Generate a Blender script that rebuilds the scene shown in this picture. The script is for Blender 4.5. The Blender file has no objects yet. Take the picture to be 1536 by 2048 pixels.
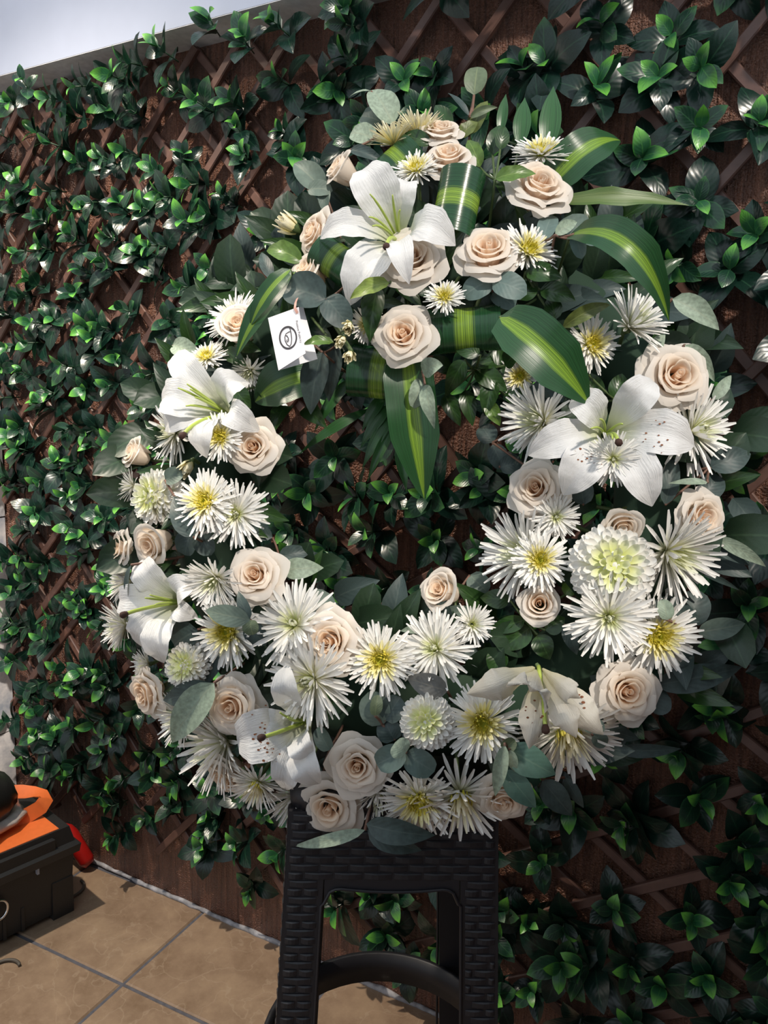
import bpy, math, random
import numpy as np
from mathutils import Matrix, Vector
S = bpy.context.scene
COL = S.collection
# ---------------------------------------------------------------- camera, light, exposure
CAMERA_AXES=[(0.876931, -0.095145, 0.471104, 0.0), (0.479719, 0.113413, -0.870062, -1.256383), (0.029352, 0.988982, 0.145098, 1.2), (0.0, 0.0, 0.0, 1.0)]
cam_data = bpy.data.cameras.new('camera')
cam = bpy.data.objects.new('camera', cam_data); COL.objects.link(cam)
cam.matrix_world = Matrix(CAMERA_AXES)
cam_data.sensor_fit = 'VERTICAL'; cam_data.sensor_height = 36.0
cam_data.lens = 1530.0/2048.0*36.0
cam_data.clip_start = 0.02
S.camera = cam
S.view_settings.view_transform = 'Standard'; S.view_settings.look = 'None'
S.view_settings.gamma = 1.0; S.view_settings.use_curve_mapping = False
S.view_settings.exposure = 0.24
world = bpy.data.worlds.new('sky'); S.world = world; world.use_nodes = True
bg = world.node_tree.nodes['Background']
bg.inputs['Color'].default_value = (0.80, 0.90, 1.0, 1); bg.inputs['Strength'].default_value = 0.84
def aim(o, d): o.rotation_euler = Vector(d).to_track_quat('Z', 'Y').to_euler()   # d points to where the light comes from
sun_data = bpy.data.lights.new('sun', 'SUN'); sun_data.energy = 2.75; sun_data.angle = math.radians(3.0); sun_data.color = (1.0, 0.91, 0.80)
sun = bpy.data.objects.new('sun', sun_data); COL.objects.link(sun); sun.location = (3, -2, 3.5); aim(sun, (0.80, -0.62, 0.80))
lamp_data = bpy.data.lights.new('overhead_lamp', 'SPOT'); lamp_data.energy = 165; lamp_data.color = (1.0, 0.88, 0.72)
lamp_data.spot_size = math.radians(80); lamp_data.spot_blend = 0.9; lamp_data.shadow_soft_size = 0.03
lamp = bpy.data.objects.new('overhead_lamp', lamp_data); COL.objects.link(lamp); lamp.location = (-1.52, -0.88, 2.6); aim(lamp, (-0.12, -0.28, 1))

# ---------------------------------------------------------------- materials
def newmat(name):
    m = bpy.data.materials.new(name); m.use_nodes = True
    nt = m.node_tree; b = nt.nodes['Principled BSDF']; return m, nt, b
def N(nt, typ, **kw):
    n = nt.nodes.new(typ)
    for k, v in kw.items():
        if k in n.inputs: n.inputs[k].default_value = v
        else: setattr(n, k, v)
    return n
def ramp(nt, stops, fac=None):
    r = nt.nodes.new('ShaderNodeValToRGB'); e = r.color_ramp.elements
    while len(e) < len(stops): e.new(0.5)
    for i, (p, c) in enumerate(stops): e[i].position = p; e[i].color = (*c, 1)
    if fac is not None: nt.links.new(fac, r.inputs['Fac'])
    return r
def uvsplit(nt):
    t = N(nt, 'ShaderNodeUVMap'); t.uv_map = 'UVMap'
    s = N(nt, 'ShaderNodeSeparateXYZ'); nt.links.new(t.outputs[0], s.inputs[0]); return s
def mth(nt, op, a, b=None):
    n = nt.nodes.new('ShaderNodeMath'); n.operation = op
    for i, v in enumerate((a, b)):
        if v is None: continue
        if isinstance(v, (int, float)): n.inputs[i].default_value = v
        else: nt.links.new(v, n.inputs[i])
    return n.outputs[0]
def mix(nt, fac, a, b, mode='MIX'):
    n = nt.nodes.new('ShaderNodeMix'); n.data_type = 'RGBA'; n.blend_type = mode
    for key, v in ((0, fac), (6, a), (7, b)):
        if isinstance(v, (int, float)): n.inputs[key].default_value = v
        elif isinstance(v, tuple): n.inputs[key].default_value = (*v, 1)
        else: nt.links.new(v, n.inputs[key])
    return n.outputs[2]
def noise(nt, scale, detail=3, coord=None, rough=0.5):
    n = N(nt, 'ShaderNodeTexNoise'); n.inputs['Scale'].default_value = scale; n.inputs['Detail'].default_value = detail; n.inputs['Roughness'].default_value = rough
    if coord is not None: nt.links.new(coord, n.inputs['Vector'])
    return n.outputs['Fac']
def objco(nt, scale=None):
    t = nt.nodes.new('ShaderNodeTexCoord'); o = t.outputs['Object']
    if scale:
        m = nt.nodes.new('ShaderNodeMapping'); m.inputs['Scale'].default_value = scale; nt.links.new(o, m.inputs['Vector']); o = m.outputs[0]
    return o
def bump(nt, b, h, strength, dist=0.002):
    n = nt.nodes.new('ShaderNodeBump'); n.inputs['Strength'].default_value = strength; n.inputs['Distance'].default_value = dist
    nt.links.new(h, n.inputs['Height']); nt.links.new(n.outputs[0], b.inputs['Normal']); return n
def translucent(m, nt, b, col, fac):
    out = nt.nodes['Material Output']; t = nt.nodes.new('ShaderNodeBsdfTranslucent')
    if isinstance(col, tuple): t.inputs['Color'].default_value = (*col, 1)
    else: nt.links.new(col, t.inputs['Color'])
    x = nt.nodes.new('ShaderNodeMixShader'); x.inputs[0].default_value = fac
    nt.links.new(b.outputs[0], x.inputs[1]); nt.links.new(t.outputs[0], x.inputs[2]); nt.links.new(x.outputs[0], out.inputs['Surface'])
def plain(name, col, rough=0.5, spec=0.5, metal=0.0, var=0.0, scale=40, bmp=0.0):
    m, nt, b = newmat(name)
    b.inputs['Roughness'].default_value = rough; b.inputs['Metallic'].default_value = metal; b.inputs['Specular IOR Level'].default_value = spec
    co = objco(nt); f = noise(nt, scale, 4, co)
    c2 = tuple(max(0, x*(1-var)) for x in col); c1 = tuple(x*(1+var) for x in col)
    r = ramp(nt, [(0.3, c2), (0.7, c1)], f); nt.links.new(r.outputs[0], b.inputs['Base Color'])
    if bmp: bump(nt, b, f, bmp)
    return m
def leafmat(name, body, tip=None, tip_at=0.6, edge=None, mid=None, rough=0.35, mott=0.15, mscale=120, under=None, transl=0.12, spec=0.5):
    m, nt, b = newmat(name); s = uvsplit(nt); u, v = s.outputs[0], s.outputs[1]
    b.inputs['Roughness'].default_value = rough; b.inputs['Specular IOR Level'].default_value = spec
    ac = mth(nt, 'ABSOLUTE', mth(nt, 'SUBTRACT', u, 0.5))
    f = noise(nt, mscale, 4, objco(nt))
    col = ramp(nt, [(0.35, tuple(x*(1-mott) for x in body)), (0.65, tuple(x*(1+mott) for x in body))], f).outputs[0]
    if tip: col = mix(nt, ramp(nt, [(tip_at, (0, 0, 0)), (min(1, tip_at+0.4), (1, 1, 1))], v).outputs[0], col, tip)
    if edge: col = mix(nt, ramp(nt, [(0.40, (0, 0, 0)), (0.5, (1, 1, 1))], ac).outputs[0], col, edge)
    if mid: col = mix(nt, ramp(nt, [(0.012, (0.8, 0.8, 0.8)), (0.04, (0, 0, 0))], ac).outputs[0], col, mid)
    nt.links.new(col, b.inputs['Base Color'])
    # side veins as fine relief
    h = mth(nt, 'SINE', mth(nt, 'MULTIPLY', mth(nt, 'ADD', mth(nt, 'MULTIPLY', v, 7.0), mth(nt, 'MULTIPLY', ac, -5.0)), 6.28))
    bump(nt, b, h, 0.07, 0.001)
    if transl: translucent(m, nt, b, col, transl)
    return m
def petalmat(name, base, warm, at=(0.15, 0.75), rough=0.55, veins=0, transl=0.25, lump=0.15):
    m, nt, b = newmat(name); s = uvsplit(nt); u, v = s.outputs[0], s.outputs[1]
    b.inputs['Roughness'].default_value = rough; b.inputs['Specular IOR Level'].default_value = 0.25
    col = ramp(nt, [(at[0], warm), (at[1], base)], v).outputs[0]
    nt.links.new(col, b.inputs['Base Color'])
    if veins:
        cx = nt.nodes.new('ShaderNodeCombineXYZ'); nt.links.new(mth(nt, 'MULTIPLY', u, veins), cx.inputs[0]); nt.links.new(mth(nt, 'MULTIPLY', v, 5.0), cx.inputs[1])
        w = noise(nt, 1.0, 4, cx.outputs[0], 0.6); bump(nt, b, mth(nt, 'ADD', w, mth(nt, 'MULTIPLY', noise(nt, 140, 4, objco(nt)), 0.6)), 0.55, 0.0022)
    elif lump:
        bump(nt, b, noise(nt, 120, 3, objco(nt)), lump, 0.002)
    translucent(m, nt, b, col, transl)
    return m
M = {}
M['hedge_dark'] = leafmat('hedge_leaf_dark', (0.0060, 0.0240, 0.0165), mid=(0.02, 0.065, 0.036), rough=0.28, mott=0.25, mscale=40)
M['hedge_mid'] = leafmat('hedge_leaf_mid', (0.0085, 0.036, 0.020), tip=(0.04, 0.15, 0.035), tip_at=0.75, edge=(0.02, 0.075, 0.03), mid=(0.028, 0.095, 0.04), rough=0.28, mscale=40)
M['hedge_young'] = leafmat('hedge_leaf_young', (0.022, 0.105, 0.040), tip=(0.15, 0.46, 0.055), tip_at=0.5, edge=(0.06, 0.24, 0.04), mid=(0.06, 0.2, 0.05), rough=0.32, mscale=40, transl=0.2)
M['hedge_stem'] = plain('hedge_stem', (0.02, 0.05, 0.025), 0.4)
M['euc'] = leafmat('eucalyptus_grey', (0.115, 0.16, 0.13), mid=(0.17, 0.21, 0.16), rough=0.55, mott=0.12)
M['eucr'] = leafmat('eucalyptus_blue', (0.11, 0.17, 0.155), mid=(0.15, 0.21, 0.19), rough=0.55, mott=0.1)
M['eucp'] = leafmat('eucalyptus_pale', (0.26, 0.33, 0.25), mid=(0.28, 0.33, 0.24), rough=0.6, mott=0.2, mscale=200)
M['eucd'] = leafmat('eucalyptus_slate', (0.042, 0.068, 0.064), mid=(0.07, 0.10, 0.09), rough=0.5, mott=0.2)
M['euct'] = leafmat('eucalyptus_sea_green', (0.10, 0.20, 0.16), mid=(0.15, 0.26, 0.2), rough=0.5, mott=0.1)
M['euco'] = leafmat('eucalyptus_olive', (0.12, 0.16, 0.09), mid=(0.2, 0.24, 0.12), rough=0.5, mott=0.15)
M['eucb'] = leafmat('eucalyptus_brown', (0.14, 0.14, 0.13), mid=(0.2, 0.19, 0.16), rough=0.6, mott=0.15)
M['olive'] = leafmat('laurel_green', (0.085, 0.16, 0.025), mid=(0.17, 0.26, 0.06), rough=0.35, mott=0.2)
M['olivd'] = leafmat('laurel_dark', (0.022, 0.06, 0.014), mid=(0.05, 0.11, 0.03), rough=0.3, mott=0.25)
M['olivb'] = leafmat('laurel_olive', (0.10, 0.13, 0.03), mid=(0.17, 0.2, 0.06), rough=0.45, mott=0.25)
M['lime'] = leafmat('laurel_lime', (0.22, 0.30, 0.06), mid=(0.3, 0.36, 0.1), rough=0.4, mott=0.2)
M['fill'] = leafmat('filler_leaf', (0.02, 0.045, 0.022), mid=(0.04, 0.08, 0.04), rough=0.4, mott=0.3)
def stripemat(name, dark, lime, lo=0.36, hi=0.62, rough=0.33, freq=46):
    m, nt, b = newmat(name); s = uvsplit(nt); u = s.outputs[0]
    b.inputs['Roughness'].default_value = rough
    band = ramp(nt, [(lo-0.03, (0, 0, 0)), (lo+0.03, (1, 1, 1)), (hi-0.03, (1, 1, 1)), (hi+0.03, (0, 0, 0))], u).outputs[0]
    line = ramp(nt, [(0.35, (0.25, 0.25, 0.25)), (0.6, (1, 1, 1))], noise(nt, 1.0, 2, None)).outputs[0]
    cx = nt.nodes.new('ShaderNodeCombineXYZ'); nt.links.new(mth(nt, 'MULTIPLY', u, freq), cx.inputs[0])
    ln = noise(nt, 1.0, 2, cx.outputs[0])
    line = ramp(nt, [(0.38, (0.2, 0.2, 0.2)), (0.56, (1, 1, 1))], ln).outputs[0]
    fac = mix(nt, 1.0, band, line, 'MULTIPLY')
    dk = ramp(nt, [(0.4, dark), (0.7, tuple(x*1.9 for x in dark))], ln).outputs[0]
    col = mix(nt, fac, dk, lime); nt.links.new(col, b.inputs['Base Color'])
    bump(nt, b, ln, 0.25, 0.001)
    translucent(m, nt, b, col, 0.15); return m
M['stripe'] = stripemat('striped_leaf', (0.014, 0.055, 0.018), (0.22, 0.37, 0.035))
M['band'] = stripemat('striped_band', (0.012, 0.048, 0.018), (0.24, 0.38, 0.04), 0.40, 0.64, 0.22)
M['blade'] = stripemat('palm_blade', (0.022, 0.075, 0.022), (0.03, 0.11, 0.03), 0.3, 0.7, 0.3, 14)
M['bladeo'] = stripemat('ruffled_blade', (0.07, 0.12, 0.03), (0.14, 0.20, 0.06), 0.2, 0.8, 0.4, 30)
M['rose_outer'] = petalmat('rose_petal_outer', (0.88, 0.82, 0.75), (0.90, 0.79, 0.66), (0.1, 0.8), transl=0.42)
M['rose_mid'] = petalmat('rose_petal_mid', (0.90, 0.81, 0.71), (0.93, 0.74, 0.56), (0.1, 0.9), transl=0.45)
M['rose_heart'] = petalmat('rose_petal_heart', (0.92, 0.81, 0.68), (0.95, 0.68, 0.46), (0.1, 0.95), transl=0.48)
M['lily'] = petalmat('lily_petal', (0.80, 0.80, 0.80), (0.72, 0.76, 0.42), (0.0, 0.34), rough=0.5, veins=26, transl=0.22)
M['lily_wilt'] = petalmat('lily_petal_limp', (0.70, 0.67, 0.60), (0.66, 0.62, 0.40), (0.0, 0.5), rough=0.6, veins=30, transl=0.3)
M['stamen'] = plain('stamen_green', (0.40, 0.50, 0.10), 0.4)
M['anther'] = plain('anther_brown', (0.045, 0.018, 0.012), 0.8)
M['pollen'] = plain('pollen_stain', (0.20, 0.075, 0.035), 0.9)
M['mum'] = petalmat('floret_white', (0.87, 0.86, 0.83), (0.82, 0.81, 0.55), (0.0, 0.5), lump=0, transl=0.2)
M['mum_cream'] = petalmat('floret_cream', (0.87, 0.82, 0.62), (0.82, 0.72, 0.22), (0.0, 0.8), lump=0, transl=0.2)
M['mum_lemon'] = petalmat('floret_lemon', (0.87, 0.82, 0.52), (0.80, 0.72, 0.10), (0.1, 0.95), lump=0, transl=0.2)
M['mum_yellow'] = petalmat('floret_yellow', (0.85, 0.74, 0.14), (0.62, 0.60, 0.04), (0.0, 0.8), lump=0, transl=0.15)
M['mum_green'] = petalmat('floret_green_white', (0.86, 0.87, 0.72), (0.66, 0.70, 0.22), (0.0, 0.9), lump=0, transl=0.2)
M['mum_disc'] = plain('floret_disc', (0.34, 0.36, 0.02), 0.7, var=0.4, scale=400)
M['stem'] = plain('flower_stem', (0.07, 0.11, 0.035), 0.5)
M['twig'] = plain('twig_brown', (0.16, 0.085, 0.06), 0.6)
M['foam'] = plain('floral_foam', (0.012, 0.035, 0.018), 0.9)
M['card'] = plain('card_paper', (0.80, 0.79, 0.82), 0.7, var=0.01)
M['ink'] = plain('card_ink', (0.03, 0.028, 0.035), 0.6)
M['ribbon'] = plain('pink_ribbon', (0.50, 0.27, 0.22), 0.5)
M['stool'] = plain('stool_plastic', (0.011, 0.011, 0.015), 0.5, var=0.1, scale=200)
M['slat'] = plain('slat_brown', (0.125, 0.064, 0.049), 0.45, var=0.15, scale=60, bmp=0.05)
M['white_paint'] = plain('white_paint', (0.40, 0.44, 0.55), 0.5, var=0.03, scale=12, bmp=0.1)
M['soffit'] = plain('soffit_bounce_tint', (0.74, 0.74, 0.76), 0.6, var=0.12, scale=60, bmp=0.2)  # ledge underside: bounce light put into the colour, lighter than the face
M['black_plastic'] = plain('black_plastic', (0.017, 0.017, 0.018), 0.45, var=0.15, scale=300, bmp=0.05)
M['orange'] = plain('orange_plastic', (0.75, 0.16, 0.035), 0.5, var=0.05, scale=80, bmp=0.05)
M['chrome'] = plain('chrome', (0.75, 0.75, 0.75), 0.15, metal=1.0)
M['red'] = plain('red_paint', (0.42, 0.012, 0.01), 0.3)
M['bag'] = plain('bag_black', (0.02, 0.019, 0.02), 0.35, var=0.3, scale=20, bmp=0.3)
M['film'] = plain('clear_film', (0.55, 0.50, 0.48), 0.15, var=0.2)
M['cable'] = plain('cable_grey', (0.10, 0.085, 0.07), 0.6)
def wallmat():
    m, nt, b = newmat('brown_wall')
    f = noise(nt, 1.0, 5, objco(nt, (120, 120, 5)), 0.65); g = noise(nt, 260, 2, objco(nt)); l = noise(nt, 2.0, 3, objco(nt))
    c = ramp(nt, [(0.3, (0.06, 0.024, 0.015)), (0.7, (0.32, 0.14, 0.085))], f).outputs[0]
    c = mix(nt, ramp(nt, [(0.4, (0, 0, 0)), (0.7, (0.5, 0.5, 0.5))], l).outputs[0], c, (0.11, 0.040, 0.020))
    nt.links.new(c, b.inputs['Base Color']); b.inputs['Roughness'].default_value = 0.30; b.inputs['Specular IOR Level'].default_value = 0.9
    h = mth(nt, 'ADD', mth(nt, 'MULTIPLY', f, 1.0), mth(nt, 'MULTIPLY', g, 0.5)); bump(nt, b, h, 1.0, 0.014); return m
M['wall'] = wallmat()
def tilemat():
    m, nt, b = newmat('tan_marble_tile'); co = objco(nt)
    wn = nt.nodes.new('ShaderNodeTexNoise'); wn.inputs['Scale'].default_value = 4; wn.inputs['Detail'].default_value = 5; nt.links.new(co, wn.inputs['Vector'])
    d = nt.nodes.new('ShaderNodeVectorMath'); d.operation = 'MULTIPLY_ADD'; d.inputs[1].default_value = (0.7, 0.7, 0.7)
    nt.links.new(wn.outputs['Color'], d.inputs[0]); nt.links.new(co, d.inputs[2])
    vo = nt.nodes.new('ShaderNodeTexVoronoi'); vo.feature = 'DISTANCE_TO_EDGE'; vo.inputs['Scale'].default_value = 7; nt.links.new(d.outputs[0], vo.inputs['Vector'])
    vein = ramp(nt, [(0.0, (1, 1, 1)), (0.022, (0, 0, 0))], vo.outputs['Distance']).outputs[0]
    base = ramp(nt, [(0.3, (0.20, 0.130, 0.082)), (0.5, (0.29, 0.20, 0.135)), (0.7, (0.38, 0.27, 0.18))], noise(nt, 9, 6, co, 0.65)).outputs[0]
    fine = ramp(nt, [(0.5, (0, 0, 0)), (0.75, (0.35, 0.35, 0.35))], noise(nt, 55, 5, co, 0.7)).outputs[0]
    c = mix(nt, fine, base, (0.42, 0.31, 0.21)); c = mix(nt, mth(nt, 'MULTIPLY', vein, 0.35), c, (0.46, 0.36, 0.26))
    nt.links.new(c, b.inputs['Base Color']); b.inputs['Roughness'].default_value = 0.35; bump(nt, b, vein, 0.05, 0.002); return m
M['tile'] = tilemat()
M['grout'] = plain('grey_grout', (0.10, 0.10, 0.12), 0.9, var=0.2, scale=80)
M['bead'] = plain('grey_sealant', (0.34, 0.34, 0.37), 0.8, var=0.4, scale=60, bmp=0.4)
def marblemat():
    m, nt, b = newmat('grey_marble'); co = objco(nt)
    f = noise(nt, 9, 6, co, 0.7); c = ramp(nt, [(0.35, (0.30, 0.32, 0.37)), (0.5, (0.5, 0.49, 0.5)), (0.65, (0.72, 0.68, 0.66))], f).outputs[0]
    nt.links.new(c, b.inputs['Base Color']); b.inputs['Roughness'].default_value = 0.25; return m
M['marble'] = marblemat()

# ---------------------------------------------------------------- helpers
def mesh(name, V, F, mat, UV=None, smooth=True):
    me = bpy.data.meshes.new(name); me.from_pydata([tuple(v) for v in V], [], [tuple(f) for f in F])
    if UV is not None:
        lay = me.uv_layers.new(name='UVMap'); idx = np.empty(len(me.loops), dtype=np.int32); me.loops.foreach_get('vertex_index', idx)
        lay.data.foreach_set('uv', np.asarray(UV, dtype=np.float32)[idx].ravel())
    mats = mat if isinstance(mat, (list, tuple)) else [mat]
    for x in mats: me.materials.append(x)
    if smooth: me.polygons.foreach_set('use_smooth', [True]*len(me.polygons))
    me.update(); return me
def obj(name, me, parent=None, mw=None):
    o = bpy.data.objects.new(name, me); COL.objects.link(o)
    if parent is not None: o.parent = parent
    if mw is not None: o.matrix_local = mw
    return o
def thing(name, label, cat, loc=(0, 0, 0), group=None, mw=None):
    o = bpy.data.objects.new(name, None); COL.objects.link(o); o.empty_display_size = 0.05
    if mw is not None: o.matrix_world = mw
    else: o.location = loc
    return tag(o, label, cat, group)
def tag(o, label, cat, group=None):
    o['label'] = label; o['category'] = cat
    if group: o['group'] = group
    return o
class MB:
    def __init__(s): s.V = []; s.F = []; s.U = []
    def add(s, V, F, U=None):
        k = len(s.V); s.V += [tuple(v) for v in V]; s.F += [tuple(i+k for i in f) for f in F]
        s.U += [tuple(u) for u in U] if U is not None else [(0.5, 0.5)]*len(V); return s
    def box(s, lo, hi, mat=None):
        x0, y0, z0 = lo; x1, y1, z1 = hi
        V = np.array([(x0,y0,z0),(x1,y0,z0),(x1,y1,z0),(x0,y1,z0),(x0,y0,z1),(x1,y0,z1),(x1,y1,z1),(x0,y1,z1)], float)
        if mat is not None: V = V @ np.array(mat)[:3, :3].T + np.array(mat)[:3, 3]
        return s.add(V, [(0,3,2,1),(4,5,6,7),(0,1,5,4),(1,2,6,5),(2,3,7,6),(3,0,4,7)])
    def tube(s, P, r, n=6, closed=False):
        P = np.array(P, float); k = len(P); rr = np.full(k, r) if np.isscalar(r) else np.array(r)
        T = np.gradient(P, axis=0) if not closed else np.roll(P, -1, 0)-np.roll(P, 1, 0)
        T /= np.linalg.norm(T, axis=1)[:, None]+1e-12
        a = np.array([0, 0, 1.0]) if abs(T[0][2]) < 0.9 else np.array([1.0, 0, 0])
        V = []; 
        for i in range(k):
            a = a-T[i]*(a@T[i]); a /= np.linalg.norm(a)+1e-12; bb = np.cross(T[i], a)
            for j in range(n):
                th = 2*math.pi*j/n; V.append(P[i]+rr[i]*(math.cos(th)*a+math.sin(th)*bb))
        F = [(i*n+j, i*n+(j+1) % n, ((i+1) % k)*n+(j+1) % n, ((i+1) % k)*n+j) for i in range(k if closed else k-1) for j in range(n)]
        if not closed: F += [tuple(range(n))[::-1], tuple((k-1)*n+j for j in range(n))]
        return s.add(V, F)
    def mesh(s, name, mat, smooth=True): return mesh(name, s.V, s.F, mat, s.U, smooth)
def unit(v): v = np.asarray(v, float); return v/(np.linalg.norm(v)+1e-12)
def frame(d, up=(0, 1, 0)):
    z = unit(d); x = np.cross(up, z)
    if np.linalg.norm(x) < 1e-3: x = np.cross((1, 0, 0), z)
    x = unit(x); return np.array([x, np.cross(z, x), z]).T
def mat4(R3, t, s=1.0):
    m = np.eye(4); m[:3, :3] = np.asarray(R3)*s; m[:3, 3] = t; return Matrix(m.tolist())
def bez(a, b, c, n):
    t = np.linspace(0, 1, n)[:, None]; return (1-t)**2*np.asarray(a)+2*t*(1-t)*np.asarray(b)+t**2*np.asarray(c)
def ribbon(P, nrm, W, cup=0.0, nu=5, ruffle=0.0, seed=0, fold=0.0, twist=None):
    """a leaf or petal: a strip along P whose face looks along nrm, width W along it, edges lifted by cup"""
    P = np.asarray(P, float); k = len(P); T = np.gradient(P, axis=0); T /= np.linalg.norm(T, axis=1)[:, None]+1e-12
    nrm = np.asarray(nrm, float); nrm = np.tile(nrm, (k, 1)) if nrm.ndim == 1 else nrm
    rnd = random.Random(seed); ph = rnd.random()*6; V = []; U = []
    for i in range(k):
        n0 = nrm[i]-T[i]*(nrm[i]@T[i]); n0 = unit(n0); s0 = np.cross(T[i], n0)
        if twist is not None:
            a = twist[i]; n0, s0 = n0*math.cos(a)+s0*math.sin(a), s0*math.cos(a)-n0*math.sin(a)
        for j in range(nu):
            s = 2*j/(nu-1)-1
            off = cup*W[i]*s*s + fold*W[i]*abs(s) + ruffle*W[i]*abs(s)**1.5*math.sin(i*1.7+ph+(1.3 if s > 0 else 0))
            V.append(P[i]+s0*s*W[i]*0.5+n0*off); U.append((0.5+0.5*s, i/(k-1)))
    F = [(i*nu+j, i*nu+j+1, (i+1)*nu+j+1, (i+1)*nu+j) for i in range(k-1) for j in range(nu-1)]
    return V, F, U
def prof(kind, n):
    t = np.linspace(0, 1, n)
    if kind == 'round': return np.maximum(0.03, np.sqrt(np.clip(1-(2*t-1)**2, 0, 1))*(1.05-0.1*t))
    if kind == 'lance': return np.maximum(0.02, np.sin(np.pi*np.clip(t, 0, 1)**0.72)**0.85)
    if kind == 'oval': return np.maximum(0.02, np.sin(np.pi*np.clip(t, 0, 1)**0.86)**0.68)
    if kind == 'strap': return np.maximum(0.02, np.minimum(1, 0.55+t*1.8)*np.clip((1-t)*2.6, 0, 1)**0.75)
    if kind == 'blade': return np.maximum(0.02, np.sin(np.pi*(0.10+0.90*t**0.85))**1.15)
    return np.ones(n)

# ---------------------------------------------------------------- the setting
def struct(o, label, cat): tag(o, label, cat); o['kind'] = 'structure'; return o
rng = random.Random(7)
wb = obj('wall_back', MB().box((-1.9, 0.0, -0.05), (0.45, 0.08, 2.7)).mesh('wall_back', M['wall'], False))
struct(wb, 'brown painted wall with vertical grain behind the leaf trellis', 'wall')
floor = obj('floor', MB().box((-1.9, -3.2, -0.06), (0.45, 0.05, -0.004)).mesh('floor', M['grout'], False))
struct(floor, 'tan marble tile floor with dark grey joints', 'floor')
ang = math.radians(2.6); ca, sa = math.cos(ang), math.sin(ang); TX, TY, TS, G = -1.118, -0.257, 0.372, 0.0035
for i in range(-2, 4):
    for j in range(-5, 1):
        y0 = j*TS; y1 = min((j+1)*TS, 0.262) if j == 0 else (j+1)*TS
        lo = np.array((i*TS+G, y0+G)); hi = np.array(((i+1)*TS-G, y1-G))
        m4 = np.eye(4); m4[:2, :2] = [[ca, -sa], [sa, ca]]; m4[:3, 3] = (TX, TY, 0)
        cx, cy = (lo+hi)/2; w, h = (hi-lo)/2
        b = MB(); e = 0.003
        b.add([(-w,-h,-.012),(w,-h,-.012),(w,h,-.012),(-w,h,-.012),(-w,-h,-e),(w,-h,-e),(w,h,-e),(-w,h,-e),(-w+e,-h+e,0),(w-e,-h+e,0),(w-e,h-e,0),(-w+e,h-e,0)],
              [(0,1,5,4),(1,2,6,5),(2,3,7,6),(3,0,4,7),(4,5,9,8),(5,6,10,9),(6,7,11,10),(7,4,8,11),(8,9,10,11)])
        m4 = m4 @ np.array(Matrix.Translation((cx, cy, rng.uniform(-.0006, .0004)))); m4[2, 3] -= 0.0005
        obj('tile', b.mesh('tile', M['tile'], False), floor, Matrix(m4.tolist()))
bd = MB(); xs = np.linspace(-1.79, 0.34, 100); bd.tube([(x, -0.003+rng.uniform(-.0015, .0015), 0.002+rng.uniform(-.001, .001)) for x in xs], [0.0055+rng.uniform(-.0015, .002) for _ in xs], 6)
struct(obj('baseboard_back', bd.mesh('baseboard_back', M['bead'])), 'rough grey bead of sealant where the brown wall meets the floor', 'trim')
tag_soffit = MB().box((-1.95, -0.0815, 1.8835), (0.45, -0.0006, 1.8849))
struct(obj('trim_2', tag_soffit.mesh('trim_2', M['soffit'], False)), 'underside strip of the ledge above the trellis, coloured lighter in place of bounce light', 'trim')
led = obj('trim_1', MB().box((-1.95, -0.082, 1.885), (0.45, -0.0005, 2.7)).mesh('trim_1', M['white_paint'], False))
struct(led, 'white painted ledge overhanging the top of the leaf trellis', 'trim')
wl = obj('wall_left', MB().box((-1.9, -3.2, -0.05), (-1.802, -0.0005, 2.7)).mesh('wall_left', M['grout'], False))
struct(wl, 'side wall clad in grey and white marble slabs at the left edge', 'wall')
for j in range(5):
    for i in range(9):
        b = MB().box((-1.8025, -0.003-(j+1)*0.6, i*0.29+.004), (-1.79, -0.003-j*0.6-.004, (i+1)*0.29)); obj('panel', b.mesh('panel', M['marble'], False), wl)

wr = obj('sun_blocker_right', MB().box((0.35, -1.02, -0.05), (0.45, -0.0005, 1.38)).box((0.35, -1.26, -0.05), (0.45, -1.02, 1.62)).box((0.35, -1.46, -0.05), (0.45, -1.26, 1.88)).box((0.35, -3.2, -0.05), (0.45, -1.46, 2.3)).mesh('sun_blocker_right', M['wall'], False))  # unseen blocker, added and stepped to shape the edge of the sunlight
struct(wr, 'unseen brown stepped blocker added right of the view to shade the lower hedge', 'wall')

# ---------------------------------------------------------------- leaf trellis panels on the wall
def hedge_leaf(kind, seed):
    r = random.Random(seed); n = 7; L = 1.0; arch = r.uniform(0.05, 0.16); tipd = r.uniform(-0.16, 0.05)
    P = bez((0, 0, 0), (0.5, 0, 2*arch), (1, r.uniform(-.06, .06), tipd), n)
    W = prof('oval', n)*(0.58 if kind != 'hedge_young' else 0.56)*r.uniform(0.9, 1.12); W[0] = 0.05; W[-1] = 0.02
    V, F, U = ribbon(P, (0, 0, 1), W, nu=5, fold=r.uniform(0.05, 0.2), cup=r.uniform(-.12, 0.02), seed=seed)
    return mesh('leaf', V, F, M[kind], U)
HL = {k: [hedge_leaf(k, i*10+q) for i in range(n)] for q, (k, n) in enumerate((('hedge_dark', 5), ('hedge_mid', 4), ('hedge_young', 4)))}
HRAW = {}
for k, lst in HL.items():
    for me in lst:
        V = np.empty(len(me.vertices)*3); me.vertices.foreach_get('co', V); HRAW[me.name] = (V.reshape(-1, 3), np.array([tuple(p.vertices) for p in me.polygons]), k)
HKEYS = ['hedge_dark', 'hedge_mid', 'hedge_young']
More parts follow.
